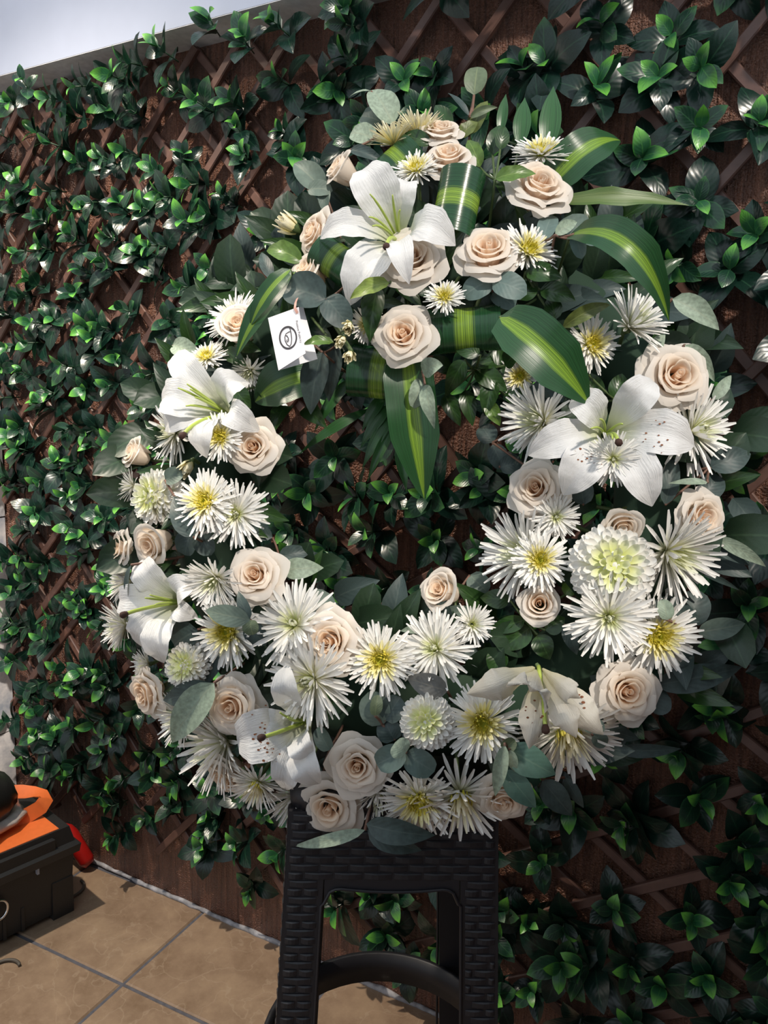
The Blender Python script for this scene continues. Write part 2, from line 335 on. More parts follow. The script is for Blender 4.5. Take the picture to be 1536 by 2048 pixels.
ROSES=[
((0.0493, 0.4568, 0.05), 0.0269, (0.0861, 0.5712, 0.8163), 2, 'pale peach rose at the very top of the wreath, half behind another rose'),
((0.0629, 0.4066, 0.07), 0.0294, (0.0094, 0.4494, 0.8933), 1, 'open peach rose below the topmost rose, beside the upright striped leaf roll'),
((-0.0828, 0.4112, 0.05), 0.0259, (-0.6712, 0.3838, 0.6342), 3, "peach rose seen from its side behind the top lily's tall upper petal"),
((-0.1086, 0.3084, 0.075), 0.0303, (-0.6867, 0.08, 0.7225), 0, 'cream rose half hidden under the left petal of the top lily'),
((-0.1116, 0.2494, 0.085), 0.0272, (-0.511, 0.2871, 0.8102), 3, 'drooping cream rose above the dark eucalyptus leaf over the white card'),
((0.0241, 0.2443, 0.12), 0.0372, (0.0478, 0.0266, 0.9985), 0, 'large cream rose tucked under the right petal of the top lily'),
((0.1165, 0.2502, 0.115), 0.0369, (0.0097, 0.364, 0.9313), 1, 'wide peach rose with two round grey leaves under its chin'),
((0.1767, 0.35, 0.08), 0.0397, (0.3188, 0.3195, 0.8923), 2, 'tall peach rose at the upper right beneath a white chrysanthemum'),
((-0.2002, 0.1737, 0.095), 0.0289, (0.044, 0.3245, 0.9448), 3, 'cream rose with spidery white florets behind it, left of the white card'),
((0.0167, 0.1495, 0.115), 0.0327, (-0.0831, -0.0021, 0.9965), 1, 'cream rose between two striped leaf bands below the top lily'),
((-0.1752, 0.0186, 0.0857), 0.0322, (0.1051, -0.0602, 0.9926), 0, 'round cream rose at the inner left, below the upper left lily'),
((-0.362, 0.0236, 0.0264), 0.0234, (-0.6275, 0.2324, 0.7431), 3, 'small pink-white rosebud at the far left edge of the wreath'),
((-0.307, -0.1024, 0.0669), 0.0284, (-0.3888, -0.3611, 0.8476), 3, 'smooth half-closed cream rose above the lily of the left rim'),
((-0.3727, -0.1076, 0.03), 0.0243, (-0.6082, 0.0483, 0.7923), 2, 'ragged white rose peeking out left of the half-closed rose'),
((-0.1605, -0.1435, 0.0911), 0.0336, (-0.0187, 0.1659, 0.986), 0, 'cream rose with a deep peach heart at the inner lower left'),
((-0.0641, -0.2193, 0.0969), 0.0343, (-0.1235, -0.004, 0.9923), 1, 'large cream rose between the two big spider chrysanthemums and the yellow-eyed one'),
((0.064, -0.155, 0.0407), 0.0273, (-0.5206, 0.2197, 0.8251), 3, "peach rosebud leaning left at the lower edge of the wreath's hole"),
((0.1797, -0.1681, 0.066), 0.0254, (-0.0585, 0.0626, 0.9963), 3, 'small round peach rose below the yellow-eyed chrysanthemum on the right'),
((0.1768, -0.0296, 0.06), 0.034, (-0.2607, 0.1099, 0.9591), 0, 'cream rose at the inner right beneath the left petal of the big right lily'),
((0.3356, 0.1023, 0.0819), 0.0366, (0.1612, -0.0228, 0.9867), 1, "large peach rose at the upper right rim above the right lily's petal"),
((0.3628, -0.0621, 0.0619), 0.0304, (0.4579, -0.0965, 0.8837), 2, 'white rose facing outward at the far right rim'),
((0.2695, -0.0751, 0.1002), 0.025, (0.0477, -0.6199, 0.7832), 3, 'closed cream rosebud nodding over the big white pompon chrysanthemum'),
((0.2756, -0.2644, 0.0744), 0.0335, (0.1605, -0.0149, 0.9869), 2, 'white rose alone at the lower right rim beside the wilted lily'),
((-0.327, -0.2959, 0.014), 0.0305, (-0.5292, -0.3033, 0.7924), 2, 'white rose at the lower left rim next to the small pompon chrysanthemum'),
((-0.1873, -0.301, 0.0738), 0.0336, (-0.1232, -0.1887, 0.9743), 1, 'blush rose beside the large pale eucalyptus leaves at lower left'),
((-0.2083, -0.39, 0.0247), 0.0299, (-0.4016, -0.6388, 0.6562), 2, 'pale rose hanging sideways beneath the lower left lily'),
((-0.0288, -0.3612, 0.0795), 0.034, (0.0287, -0.052, 0.9982), 0, 'cream rose at the bottom of the wreath, upper one of the touching pair'),
((-0.0647, -0.4127, 0.0598), 0.034, (-0.0423, -0.3024, 0.9522), 1, "lowest white rose of the wreath, hanging over the stool's apron"),
((0.1387, -0.3882, 0.067), 0.0299, (0.112, -0.5634, 0.8186), 2, 'pink-tinged rose half behind an upright grey leaf at the bottom right'),
]
MUMS=[
((-0.0144, 0.4491, 0.05), 0.0339, (-0.1119, 0.8514, 0.5125), 'cream', 'left one of the two cream chrysanthemums at the very top, seen from the side'),
((0.0189, 0.4659, 0.04), 0.0355, (0.0989, 0.8535, 0.5116), 'cream', 'right one of the two cream chrysanthemums at the very top, touching the topmost rose'),
((0.0211, 0.389, 0.08), 0.0299, (-0.1797, 0.4578, 0.8707), 'daisy', 'small yellow-eyed chrysanthemum beside the open peach rose at the top'),
((0.182, 0.4154, 0.06), 0.0389, (0.0353, 0.6878, 0.7251), 'daisy', 'yellow-eyed white chrysanthemum behind the tall peach rose at upper right'),
((0.165, 0.2581, 0.105), 0.0352, (0.4094, 0.2549, 0.876), 'daisy', 'yellow-eyed chrysanthemum touching the right side of the wide peach rose'),
((0.0651, 0.1924, 0.125), 0.0227, (-0.0022, 0.2629, 0.9648), 'daisy', 'withered little daisy below the large rose of the top lily'),
((-0.2161, 0.1973, 0.075), 0.0395, (-0.3517, 0.504, 0.7889), 'spider', 'white spider chrysanthemum half behind the rose left of the card'),
((-0.2422, 0.136, 0.095), 0.0244, (-0.1319, 0.4631, 0.8764), 'daisy', 'small yellow chrysanthemum above the upper left lily'),
((-0.2076, 0.0241, 0.1199), 0.0294, (-0.1031, 0.0505, 0.9934), 'daisy', 'yellow-centred chrysanthemum under the upper left lily, touching a rose'),
((-0.3048, 0.0489, 0.0444), 0.0445, (-0.6047, 0.0088, 0.7964), 'spider', 'white spider chrysanthemum behind the drooping petal of the upper left lily'),
((-0.3208, -0.0407, 0.0652), 0.0373, (-0.431, -0.0042, 0.9023), 'pompon', 'greenish white pompon chrysanthemum at the left rim'),
((-0.2241, -0.0558, 0.1138), 0.0379, (-0.1589, 0.1452, 0.9766), 'daisy', 'starry yellow-eyed chrysanthemum right of the greenish pompon on the left rim'),
((-0.1898, -0.0679, 0.0968), 0.0408, (0.168, -0.0943, 0.9813), 'spider', 'white spider chrysanthemum with spread rays at the inner left of the ring'),
((-0.2129, -0.1484, 0.0925), 0.0369, (-0.1745, -0.5692, 0.8035), 'closed', 'small drooping cream chrysanthemum left of the rose with peach heart'),
((-0.1962, -0.2124, 0.0869), 0.0416, (-0.1736, -0.1191, 0.9776), 'daisy', 'yellow-eyed chrysanthemum half under a folded eucalyptus leaf, lower left'),
((-0.2586, -0.2566, 0.0669), 0.0307, (-0.2648, 0.0392, 0.9635), 'pompon', 'small ivory pompon chrysanthemum at the lower left above the blush rose'),
((-0.3726, -0.2092, 0.0056), 0.0354, (-0.7416, -0.1054, 0.6625), 'closed', "white chrysanthemum fringing the left rim under the lily's stamen"),
((-0.3685, -0.1482, 0.0106), 0.0328, (-0.7698, -0.0236, 0.6379), 'closed', 'white chrysanthemum fringe at the left rim above the lily petal'),
((-0.1113, -0.2002, 0.0905), 0.0506, (-0.0809, 0.2135, 0.9736), 'spider', 'big long-rayed white spider chrysanthemum at the inner lower left of the hole'),
((-0.084, -0.2636, 0.1044), 0.0538, (-0.4064, -0.1861, 0.8945), 'spider', "big shaggy spider chrysanthemum above the lower left lily's upright petal"),
((-0.0044, -0.2386, 0.0957), 0.0397, (0.0083, -0.0628, 0.998), 'daisy', 'lemon-eyed chrysanthemum at the bottom centre of the hole'),
((0.058, -0.2238, 0.0768), 0.0461, (-0.2419, 0.1954, 0.9504), 'spider', 'white spider chrysanthemum right of the lemon-eyed one, below the leaning rosebud'),
((0.1007, -0.1944, 0.0675), 0.025, (0.2657, 0.0666, 0.9618), 'closed', 'small half-open chrysanthemum under the leaning rosebud'),
((0.0521, -0.3042, 0.1129), 0.0309, (-0.0988, 0.0819, 0.9917), 'pompon', 'creamy yellow pompon chrysanthemum with browning petals at lower centre'),
((0.1153, -0.3042, 0.1011), 0.0416, (0.0059, -0.0232, 0.9997), 'daisy', 'green-eyed white chrysanthemum between the yellow pompon and the wilted lily'),
((0.2106, -0.311, 0.0753), 0.0569, (0.129, -0.6832, 0.7187), 'cdaisy', 'large hanging white chrysanthemum below the wilted lily'),
((0.0426, -0.3986, 0.0724), 0.044, (0.0003, -0.5704, 0.8214), 'daisy', 'yellow-eyed hanging chrysanthemum at the bottom over the stool seat'),
((0.0891, -0.3929, 0.0594), 0.0537, (0.1563, -0.6563, 0.7382), 'cdaisy', 'long-rayed hanging chrysanthemum between the bottom yellow-eyed one and the pink-tinged rose'),
((-0.0102, -0.3983, 0.0437), 0.035, (0.0932, -0.7339, 0.6729), 'closed', 'small hanging chrysanthemum tucked under the touching rose pair'),
((-0.1605, -0.397, 0.0464), 0.0345, (-0.1114, -0.7077, 0.6977), 'cdaisy', 'yellow-eyed hanging chrysanthemum at the bottom left beside the pale sideways rose'),
((-0.1183, -0.4144, 0.0184), 0.039, (-0.0905, -0.7683, 0.6336), 'closed', 'hanging white fringe chrysanthemum left of the lowest white rose'),
((-0.2159, -0.3528, 0.0246), 0.0608, (-0.6989, -0.2899, 0.6538), 'closed', 'white spider chrysanthemum spilling left below the blush rose'),
((-0.2755, -0.3241, 0.0167), 0.0379, (-0.7124, -0.2554, 0.6537), 'closed', 'white chrysanthemum tips poking from behind the large pale eucalyptus leaves'),
((-0.3347, -0.26, 0.0066), 0.0229, (-0.7408, -0.0483, 0.67), 'closed', 'tiny white chrysanthemum fringe right above the lower left rim rose'),
((0.2393, 0.1401, 0.095), 0.0333, (0.5098, -0.0887, 0.8557), 'daisy', 'lime-eyed chrysanthemum beside the pointed striped leaf at upper right'),
((0.2844, 0.1623, 0.095), 0.0415, (0.5924, 0.3735, 0.7139), 'closed', 'white chrysanthemum with few spread rays at the top of the right rim'),
((0.1831, 0.0648, 0.0268), 0.051, (-0.6624, -0.0332, 0.7484), 'closed', 'white spider chrysanthemum left of the big right lily'),
((0.3624, 0.0425, 0.0566), 0.0586, (0.6458, 0.0065, 0.7635), 'spider', 'large white spider chrysanthemum spreading right of the big right lily'),
((0.2587, -0.0053, 0.121), 0.0293, (-0.0353, -0.2909, 0.9561), 'spider', 'small white chrysanthemum lying over the lower petals of the right lily'),
((0.179, -0.1181, 0.091), 0.0325, (0.0288, 0.0987, 0.9947), 'daisy', 'bright yellow-eyed chrysanthemum at the inner right, in front of a white one'),
((0.1632, -0.1083, 0.0446), 0.0551, (-0.6564, 0.1197, 0.7448), 'closed', 'big white spider chrysanthemum behind the bright yellow-eyed one'),
((0.2576, -0.1248, 0.122), 0.0463, (-0.0189, 0.0085, 0.9998), 'pompon', 'very large white pompon chrysanthemum in the middle of the right side'),
((0.2519, -0.1823, 0.12), 0.046, (0.001, -0.1491, 0.9888), 'spider', 'white spider chrysanthemum hanging below the very large pompon'),
((0.3105, -0.201, 0.0804), 0.0441, (0.2728, -0.2131, 0.9382), 'daisy', 'yellow-green-eyed chrysanthemum with a browned tuft at the lower right rim'),
((0.3265, -0.1051, 0.0709), 0.0579, (0.5422, -0.38, 0.7494), 'closed', 'shaggy white chrysanthemum at the right rim under the outward-facing rose'),
((0.1988, -0.0645, 0.0689), 0.0275, (0.1102, -0.1716, 0.979), 'spider', 'small white chrysanthemum just below the inner right rose'),
((-0.2653, 0.0032, 0.0683), 0.026, (-0.0223, -0.7061, 0.7078), 'bud', "half-closed wilted bud below the upper left lily's drooping petal"),
((-0.1936, 0.1263, 0.0649), 0.025, (-0.0021, -0.7393, 0.6733), 'closed', 'little drooping white chrysanthemum left of the card, under a dark leaf'),
((-0.0442, 0.1507, 0.15), 0.0189, (0.0125, -0.6396, 0.7686), 'bud', 'upper pale yellow bud right of the white card'),
((-0.0502, 0.1343, 0.15), 0.0171, (-0.1336, -0.6377, 0.7586), 'bud', 'middle pale yellow bud right of the white card'),
((-0.0418, 0.1169, 0.15), 0.0176, (0.0254, -0.65, 0.7595), 'bud', 'lowest pale yellow bud right of the white card'),
((-0.0312, 0.1684, 0.105), 0.021, (0.1094, -0.3216, 0.9405), 'daisy', 'small greenish yellow daisy between the pale buds and a rose'),
((-0.1436, 0.3332, 0.04), 0.0316, (-0.6979, 0.2567, 0.6686), 'bud', 'cream half-open bud at the left of the top cluster'),
((-0.3661, -0.0204, 0.0257), 0.0247, (-0.7395, -0.0014, 0.6732), 'closed', 'tiny white tuft between the far left rosebud and the greenish pompon'),
((0.1568, 0.1294, 0.0129), 0.0288, (-0.0526, -0.253, 0.966), 'daisy', 'shaded yellow chrysanthemum deep under the pointed striped leaf'),
]
LILIES=[
((0.004, 0.2837, 0.125), [((-0.0363, 0.3497, 0.175), 0.0564, 0.03), ((0.0184, 0.3483, 0.145), 0.038, 0.03), ((0.0773, 0.2561, 0.155), 0.0478, 0.05), ((-0.0928, 0.2787, 0.145), 0.038, 0.04), ((-0.0521, 0.1892, 0.145), 0.0539, 0.03), ((0.0289, 0.1862, 0.205), 0.0319, 0.05)], [(-0.0193, 0.2974, 0.18), (0.0072, 0.2945, 0.18), (-0.0195, 0.2688, 0.18), (-0.0151, 0.2574, 0.18), (0.0165, 0.2754, 0.18)], (0.0029, 0.2294, 0.185), 'large white lily crowning the top cluster, green stamens spread'),
((-0.2195, 0.0684, 0.1027), [((-0.2894, 0.1454, 0.1127), 0.039, 0.03), ((-0.1829, 0.1002, 0.1227), 0.0416, 0.06), ((-0.3041, 0.0811, 0.1127), 0.0504, 0.04), ((-0.3008, 0.0473, 0.1027), 0.0441, 0.03), ((-0.2207, -0.0033, 0.1527), 0.0327, 0.05), ((-0.1652, 0.0367, 0.1227), 0.0365, 0.05)], [(-0.2491, 0.0752, 0.1577), (-0.2381, 0.0799, 0.1577), (-0.2338, 0.0736, 0.1577), (-0.2374, 0.0528, 0.1577), (-0.2268, 0.0631, 0.1577)], (-0.2364, 0.0161, 0.1627), 'white lily at the upper left with a petal drooping over a spider chrysanthemum'),
((-0.2835, -0.1763, 0.0658), [((-0.3255, -0.1212, 0.0858), 0.0395, 0.03), ((-0.2415, -0.151, 0.1058), 0.0357, 0.04), ((-0.3601, -0.1772, 0.0758), 0.0408, 0.04), ((-0.3253, -0.2352, 0.0758), 0.0421, 0.04), ((-0.2884, -0.2544, 0.0858), 0.0395, 0.04), ((-0.2469, -0.1956, 0.0858), 0.028, 0.03)], [(-0.2894, -0.1745, 0.1208), (-0.2833, -0.1708, 0.1208), (-0.276, -0.1825, 0.1208)], (-0.3116, -0.1949, 0.1258), 'bluish white lily on the left rim with a dark-tipped green stamen'),
((-0.1019, -0.3195, 0.0772), [((-0.1115, -0.2463, 0.1372), 0.0323, 0.05), ((-0.182, -0.3422, 0.0972), 0.0622, 0.03), ((-0.0777, -0.3465, 0.1372), 0.0323, 0.05), ((-0.072, -0.3832, 0.1172), 0.0371, 0.06), ((-0.1197, -0.3989, 0.0872), 0.0383, 0.03), ((-0.1612, -0.3119, 0.0872), 0.0299, 0.03)], [(-0.1114, -0.2994, 0.1322), (-0.1024, -0.3045, 0.1322)], (-0.1295, -0.3271, 0.1372), 'white lily at the lower left with brown pollen stains on its broad petal'),
((0.2566, 0.0364, 0.1075), [((0.2141, 0.0703, 0.1275), 0.0414, 0.03), ((0.3046, 0.0842, 0.1475), 0.0414, 0.03), ((0.3503, 0.0144, 0.1275), 0.053, 0.03), ((0.3034, -0.0556, 0.1275), 0.0484, 0.03), ((0.2048, -0.0431, 0.1275), 0.0507, 0.03), ((0.165, 0.0041, 0.1275), 0.0437, 0.03)], [(0.2298, 0.0196, 0.1625), (0.2394, 0.03, 0.1625), (0.2628, 0.0242, 0.1625), (0.2522, 0.0077, 0.1625)], (0.2576, 0.0032, 0.1675), 'biggest white lily, spread flat on the right side of the wreath'),
((0.1765, -0.2382, 0.1246), [((0.0994, -0.2687, 0.1446), 0.035, 0.07), ((0.1642, -0.2588, 0.2046), 0.046, 0.07), ((0.1643, -0.3181, 0.1746), 0.0307, 0.05), ((0.2097, -0.3021, 0.1946), 0.0296, 0.06), ((0.2124, -0.263, 0.2046), 0.0219, 0.06), ((0.2393, -0.3018, 0.1646), 0.0361, 0.06)], [], (0.1803, -0.2957, 0.1846), 'wilted white lily with limp hanging petals at the lower right'),
]
SPRIGS=[
('eucalyptus_sprig', 'round grey eucalyptus leaves at the left edge of the top cluster', [((-0.1093, 0.388, 0.04), (-0.158, 0.4397, 0.04), 0.0358, 'euc', 0.1, 0), ((-0.1315, 0.3871, 0.05), (-0.0972, 0.3864, 0.05), 0.0246, 'euc', 0.1, 0), ((-0.1068, 0.3885, 0.045), (-0.1082, 0.3556, 0.045), 0.0178, 'euc', 0.1, 0)]),
('eucalyptus_sprig', 'pair of round grey eucalyptus leaves under the wide peach rose', [((0.1216, 0.2161, 0.115), (0.086, 0.1985, 0.115), 0.0313, 'eucr', 0.1, 0), ((0.1217, 0.2126, 0.12), (0.1623, 0.1965, 0.12), 0.0335, 'eucr', 0.1, 0), ((0.1214, 0.2093, 0.095), (0.1488, 0.1909, 0.095), 0.027, 'eucr', 0.1, 0)]),
('eucalyptus_sprig', 'grey-green eucalyptus leaves right of the yellow-eyed chrysanthemum at the top', [((0.1946, 0.2647, 0.125), (0.2223, 0.2919, 0.1075), 0.0154, 'eucp', 0.1, 20), ((0.2323, 0.2683, 0.105), (0.208, 0.309, 0.0875), 0.0337, 'euc', 0.1, 0), ((0.2165, 0.2648, 0.125), (0.2255, 0.235, 0.125), 0.0177, 'eucr', 0.1, 10), ((0.2176, 0.2604, 0.125), (0.2506, 0.2647, 0.1076), 0.0283, 'eucr', 0.1, -10), ((0.1816, 0.2748, 0.095), (0.1947, 0.32, 0.0775), 0.0245, 'eucr', 0.1, 0)]),
('eucalyptus_sprig', 'dark blue-green eucalyptus leaves hanging over the white card', [((-0.0752, 0.1851, 0.145), (-0.1269, 0.2048, 0.145), 0.0455, 'eucd', 0.1, 0), ((-0.0753, 0.1876, 0.145), (-0.0471, 0.1528, 0.145), 0.0348, 'eucd', 0.1, 0), ((-0.0576, 0.2329, 0.095), (-0.0465, 0.1926, 0.095), 0.0253, 'eucd', 0.1, 0)]),
('eucalyptus_sprig', 'long pointed blue-grey leaves hanging right of the white card', [((-0.0843, 0.1307, 0.115), (-0.1049, 0.0623, 0.0891), 0.0356, 'eucd', 0.1, 0), ((-0.0747, 0.1512, 0.085), (-0.0895, 0.0877, 0.057), 0.0292, 'eucd', 0.1, 0), ((-0.061, 0.127, 0.0169), (-0.0538, 0.0901, 0.0122), 0.0229, 'eucd', 0.1, 0)]),
('eucalyptus_sprig', 'large curled grey-green leaves at the top left of the top cluster', [((-0.0174, 0.4821, 0.04), (-0.0501, 0.5439, 0.04), 0.0426, 'eucp', 0.15, 15), ((-0.0303, 0.4901, 0.03), (-0.065, 0.5096, 0.03), 0.0348, 'euc', 0.1, 0), ((-0.0404, 0.4614, 0.04), (-0.0775, 0.4777, 0.04), 0.0317, 'eucp', 0.1, 0), ((-0.072, 0.4356, 0.06), (-0.0235, 0.4162, 0.06), 0.0176, 'eucd', 0.1, 0), ((-0.0499, 0.5362, 0.04), (-0.0831, 0.5314, 0.04), 0.0111, 'eucp', 0.1, 40)]),
('eucalyptus_sprig', 'upright twig with one oval leaf rising at the very top of the wreath', [((0.0929, 0.5181, 0.04), (0.097, 0.5642, 0.04), 0.0313, 'euco', 0.05, 0), ((0.0865, 0.4874, 0.04), (0.0567, 0.5286, 0.04), 0.0122, 'eucd', 0.1, 30), ((0.0879, 0.4851, 0.04), (0.1246, 0.5006, 0.04), 0.0108, 'euco', 0.1, 30)]),
('eucalyptus_leaf', 'mottled pale leaf sticking out at the right rim above the large peach rose', [((0.3321, 0.193, 0.095), (0.39, 0.1629, 0.0775), 0.0295, 'eucp', 0.1, 0)]),
('eucalyptus_leaf', 'pale green leaf behind the large peach rose of the right rim', [((0.3482, 0.1415, 0.08), (0.3887, 0.106, 0.0542), 0.0202, 'eucp', 0.1, 0)]),
('eucalyptus_sprig', 'large pale eucalyptus leaves beside the blush rose at lower left', [((-0.208, -0.2738, 0.0893), (-0.2665, -0.3501, 0.0782), 0.0412, 'eucp', 0.1, 0), ((-0.2145, -0.2817, 0.068), (-0.2895, -0.3016, 0.0589), 0.0322, 'eucd', 0.1, 0)]),
('eucalyptus_sprig', 'dark pointed leaves between the left rim chrysanthemums', [((-0.2373, -0.0991, 0.1091), (-0.2733, -0.0457, 0.1038), 0.0282, 'eucd', 0.1, 0), ((-0.2456, -0.0854, 0.0718), (-0.2299, -0.1172, 0.0725), 0.0281, 'eucd', 0.1, 0), ((-0.2569, -0.0852, 0.0689), (-0.2676, -0.1172, 0.0657), 0.0308, 'eucd', 0.1, 0), ((-0.2918, -0.023, 0.0844), (-0.2666, -0.0142, 0.0895), 0.0231, 'euc', 0.05, 0)]),
('eucalyptus_sprig', 'dusty grey-green leaves right of the rose with the peach heart', [((-0.144, -0.1177, 0.0575), (-0.1037, -0.1066, 0.0484), 0.0228, 'eucd', 0.1, 0), ((-0.1346, -0.1341, 0.0688), (-0.0865, -0.1294, 0.0594), 0.0275, 'eucp', 0.15, 0), ((-0.1572, -0.0911, 0.0467), (-0.1928, -0.076, 0.0529), 0.0193, 'eucd', 0.1, 0)]),
('eucalyptus_leaf', 'grey-green leaf behind the long-rayed spider chrysanthemum at the hole', [((-0.1069, -0.1951, 0.0562), (-0.0772, -0.1629, 0.0465), 0.0437, 'euc', 0.1, 0)]),
('eucalyptus_sprig', 'folded grey-green eucalyptus leaves over the lower left yellow-eyed chrysanthemum', [((-0.1551, -0.1969, 0.1246), (-0.2155, -0.1868, 0.1184), 0.0257, 'euc', 0.15, 0), ((-0.1552, -0.1957, 0.1247), (-0.1729, -0.1635, 0.1248), 0.0152, 'eucd', 0.1, 0), ((-0.1684, -0.2001, 0.0941), (-0.145, -0.2262, 0.0941), 0.0266, 'eucd', 0.1, 0), ((-0.1551, -0.1969, 0.1246), (-0.1513, -0.2141, 0.124), 0.0199, 'euco', 0.1, 0)]),
('eucalyptus_leaf', 'brown-grey leaf below the white spider chrysanthemum at the bottom of the hole', [((0.0748, -0.2708, 0.0939), (0.0262, -0.2577, 0.0922), 0.0287, 'eucb', 0.1, 0)]),
('eucalyptus_sprig', 'whorl of grey-green leaves left of the creamy yellow pompon', [((-0.0, -0.3128, 0.0907), (-0.0185, -0.2766, 0.0928), 0.036, 'euc', 0.1, 0), ((0.003, -0.3069, 0.0923), (0.02, -0.2805, 0.0936), 0.029, 'eucd', 0.1, 0), ((-0.0064, -0.301, 0.1077), (-0.0035, -0.2774, 0.1088), 0.0148, 'euco', 0.1, 20), ((0.0144, -0.3297, 0.0858), (0.0013, -0.3073, 0.089), 0.029, 'eucd', 0.1, 0)]),
('eucalyptus_sprig', 'round grey-green leaves right of the touching rose pair at the bottom', [((0.0289, -0.3369, 0.1067), (-0.0045, -0.356, 0.1017), 0.0305, 'eucr', 0.1, 0), ((0.0312, -0.3381, 0.1156), (0.0188, -0.3276, 0.1176), 0.0257, 'eucp', 0.1, 0), ((0.0294, -0.3405, 0.1006), (0.0613, -0.3614, 0.0958), 0.0318, 'eucr', 0.1, 0), ((0.0407, -0.3281, 0.0868), (0.0273, -0.3117, 0.0893), 0.0231, 'eucd', 0.1, 0)]),
('eucalyptus_sprig', 'blue-grey young leaves between the lower left lily and the rose pair', [((-0.0652, -0.3473, 0.0721), (-0.0805, -0.3215, 0.0762), 0.0202, 'eucr', 0.1, 0), ((-0.0794, -0.3854, 0.0567), (-0.0908, -0.3622, 0.06), 0.0169, 'eucr', 0.1, 0), ((-0.0813, -0.375, 0.0507), (-0.0636, -0.3617, 0.0543), 0.0195, 'eucd', 0.1, 0)]),
('eucalyptus_sprig', 'upright and spreading sea-green leaves over the pink-tinged rose at the bottom', [((0.1404, -0.3235, 0.1203), (0.13, -0.3816, 0.1087), 0.0164, 'eucp', 0.1, 10), ((0.1431, -0.3277, 0.1088), (0.1962, -0.3568, 0.0986), 0.0354, 'euct', 0.1, 0), ((0.1407, -0.3555, 0.0882), (0.1754, -0.3974, 0.0791), 0.0282, 'euct', 0.1, 0), ((0.1458, -0.3289, 0.1173), (0.1514, -0.3534, 0.1115), 0.0131, 'eucp', 0.1, 10), ((0.1377, -0.33, 0.1132), (0.1512, -0.3184, 0.1147), 0.0154, 'euco', 0.1, 0)]),
('eucalyptus_sprig', 'long slate leaves hanging at the lower right of the wreath', [((0.1845, -0.3732, 0.0389), (0.2193, -0.4141, 0.0323), 0.0306, 'eucd', 0.1, 0), ((0.2114, -0.3711, 0.0265), (0.2336, -0.4066, 0.0214), 0.0155, 'eucd', 0.1, 10)]),
('eucalyptus_sprig', 'long leaves lying on the stool at the bottom of the wreath', [((-0.0208, -0.4366, 0.0663), (-0.1091, -0.4642, 0.0638), 0.0152, 'eucp', 0.1, 15), ((-0.0182, -0.4281, 0.0727), (0.0608, -0.4377, 0.0721), 0.0303, 'eucd', 0.1, 0), ((-0.0187, -0.4376, 0.0614), (0.045, -0.4585, 0.0602), 0.0259, 'eucd', 0.1, 0)]),
('eucalyptus_sprig', 'round shaded leaves left of the big right lily, over the hole', [((0.1218, 0.0429, 0.0029), (0.1065, 0.0666, 0.003), 0.0276, 'eucd', 0.1, 0), ((0.1218, 0.0395, 0.0028), (0.137, 0.0074, 0.003), 0.0263, 'eucd', 0.1, 0), ((0.1318, 0.0094, 0.0027), (0.1607, 0.0156, 0.0046), 0.0261, 'eucd', 0.1, 0), ((0.2332, -0.047, 0.0512), (0.2276, -0.0128, 0.0495), 0.0279, 'eucd', 0.05, 0)]),
('eucalyptus_sprig', 'dark curved leaves at the right rim below the large spider chrysanthemum', [((0.378, -0.0021, 0.0569), (0.4292, 0.0182, 0.0466), 0.032, 'eucd', 0.15, 0), ((0.3669, -0.0403, 0.0521), (0.3916, -0.0092, 0.0471), 0.0296, 'eucd', 0.1, 0), ((0.3692, -0.0241, 0.0786), (0.3252, -0.0256, 0.086), 0.0104, 'eucp', 0.1, 30), ((0.3246, -0.0484, 0.0639), (0.3377, 0.0181, 0.0625), 0.0212, 'eucd', 0.1, 0)]),
('eucalyptus_sprig', 'long pale leaf pointing out to the right beside the outward-facing rose', [((0.3822, -0.0849, 0.0527), (0.4431, -0.1164, 0.0411), 0.0164, 'eucp', 0.1, 20), ((0.3723, -0.0874, 0.0473), (0.4277, -0.1151, 0.0357), 0.0201, 'eucd', 0.1, 0), ((0.363, -0.123, 0.0472), (0.4136, -0.1448, 0.0364), 0.0082, 'eucd', 0.1, 30)]),
('eucalyptus_sprig', 'grey-green leaves around the browned tuft at the lower right rim', [((0.3171, -0.183, 0.1006), (0.3117, -0.1601, 0.1038), 0.0177, 'eucp', 0.1, 0), ((0.3639, -0.1958, 0.0349), (0.4215, -0.1836, 0.0275), 0.0259, 'euc', 0.15, 0), ((0.3053, -0.1688, 0.0645), (0.3628, -0.1785, 0.0534), 0.0348, 'eucd', 0.1, 0), ((0.3538, -0.1874, 0.0309), (0.3688, -0.1457, 0.0318), 0.0356, 'eucd', 0.1, 0)]),
('eucalyptus_sprig', 'big dark leaves spreading right of the lone white rose', [((0.3143, -0.2584, 0.0366), (0.4179, -0.2348, 0.0263), 0.0317, 'eucd', 0.1, 0), ((0.3023, -0.2817, 0.0384), (0.3252, -0.2636, 0.0376), 0.041, 'eucd', 0.1, 0), ((0.2706, -0.3378, 0.0166), (0.3489, -0.3344, 0.011), 0.0167, 'eucd', 0.1, 0), ((0.2555, -0.3085, 0.0471), (0.2956, -0.3215, 0.0406), 0.0175, 'eucd', 0.1, 0)]),
('eucalyptus_sprig', "two small round leaves at the tip of the wilted lily's long petal", [((0.2346, -0.3087, 0.1078), (0.2371, -0.2907, 0.1108), 0.0229, 'euc', 0.05, 0), ((0.2369, -0.3125, 0.0874), (0.2534, -0.323, 0.0836), 0.0179, 'euc', 0.05, 0)]),
('eucalyptus_sprig', 'curled sage leaves hanging in front of the striped leaf in the hole', [((0.0381, 0.1074, 0.1004), (0.065, 0.1064, 0.1327), 0.0231, 'eucp', 0.2, 20), ((0.0411, 0.0928, 0.0967), (0.0529, 0.0402, 0.0939), 0.0207, 'eucp', 0.2, 25), ((0.0369, 0.102, 0.0881), (0.0269, 0.0679, 0.0855), 0.0222, 'eucp', 0.2, -20)]),
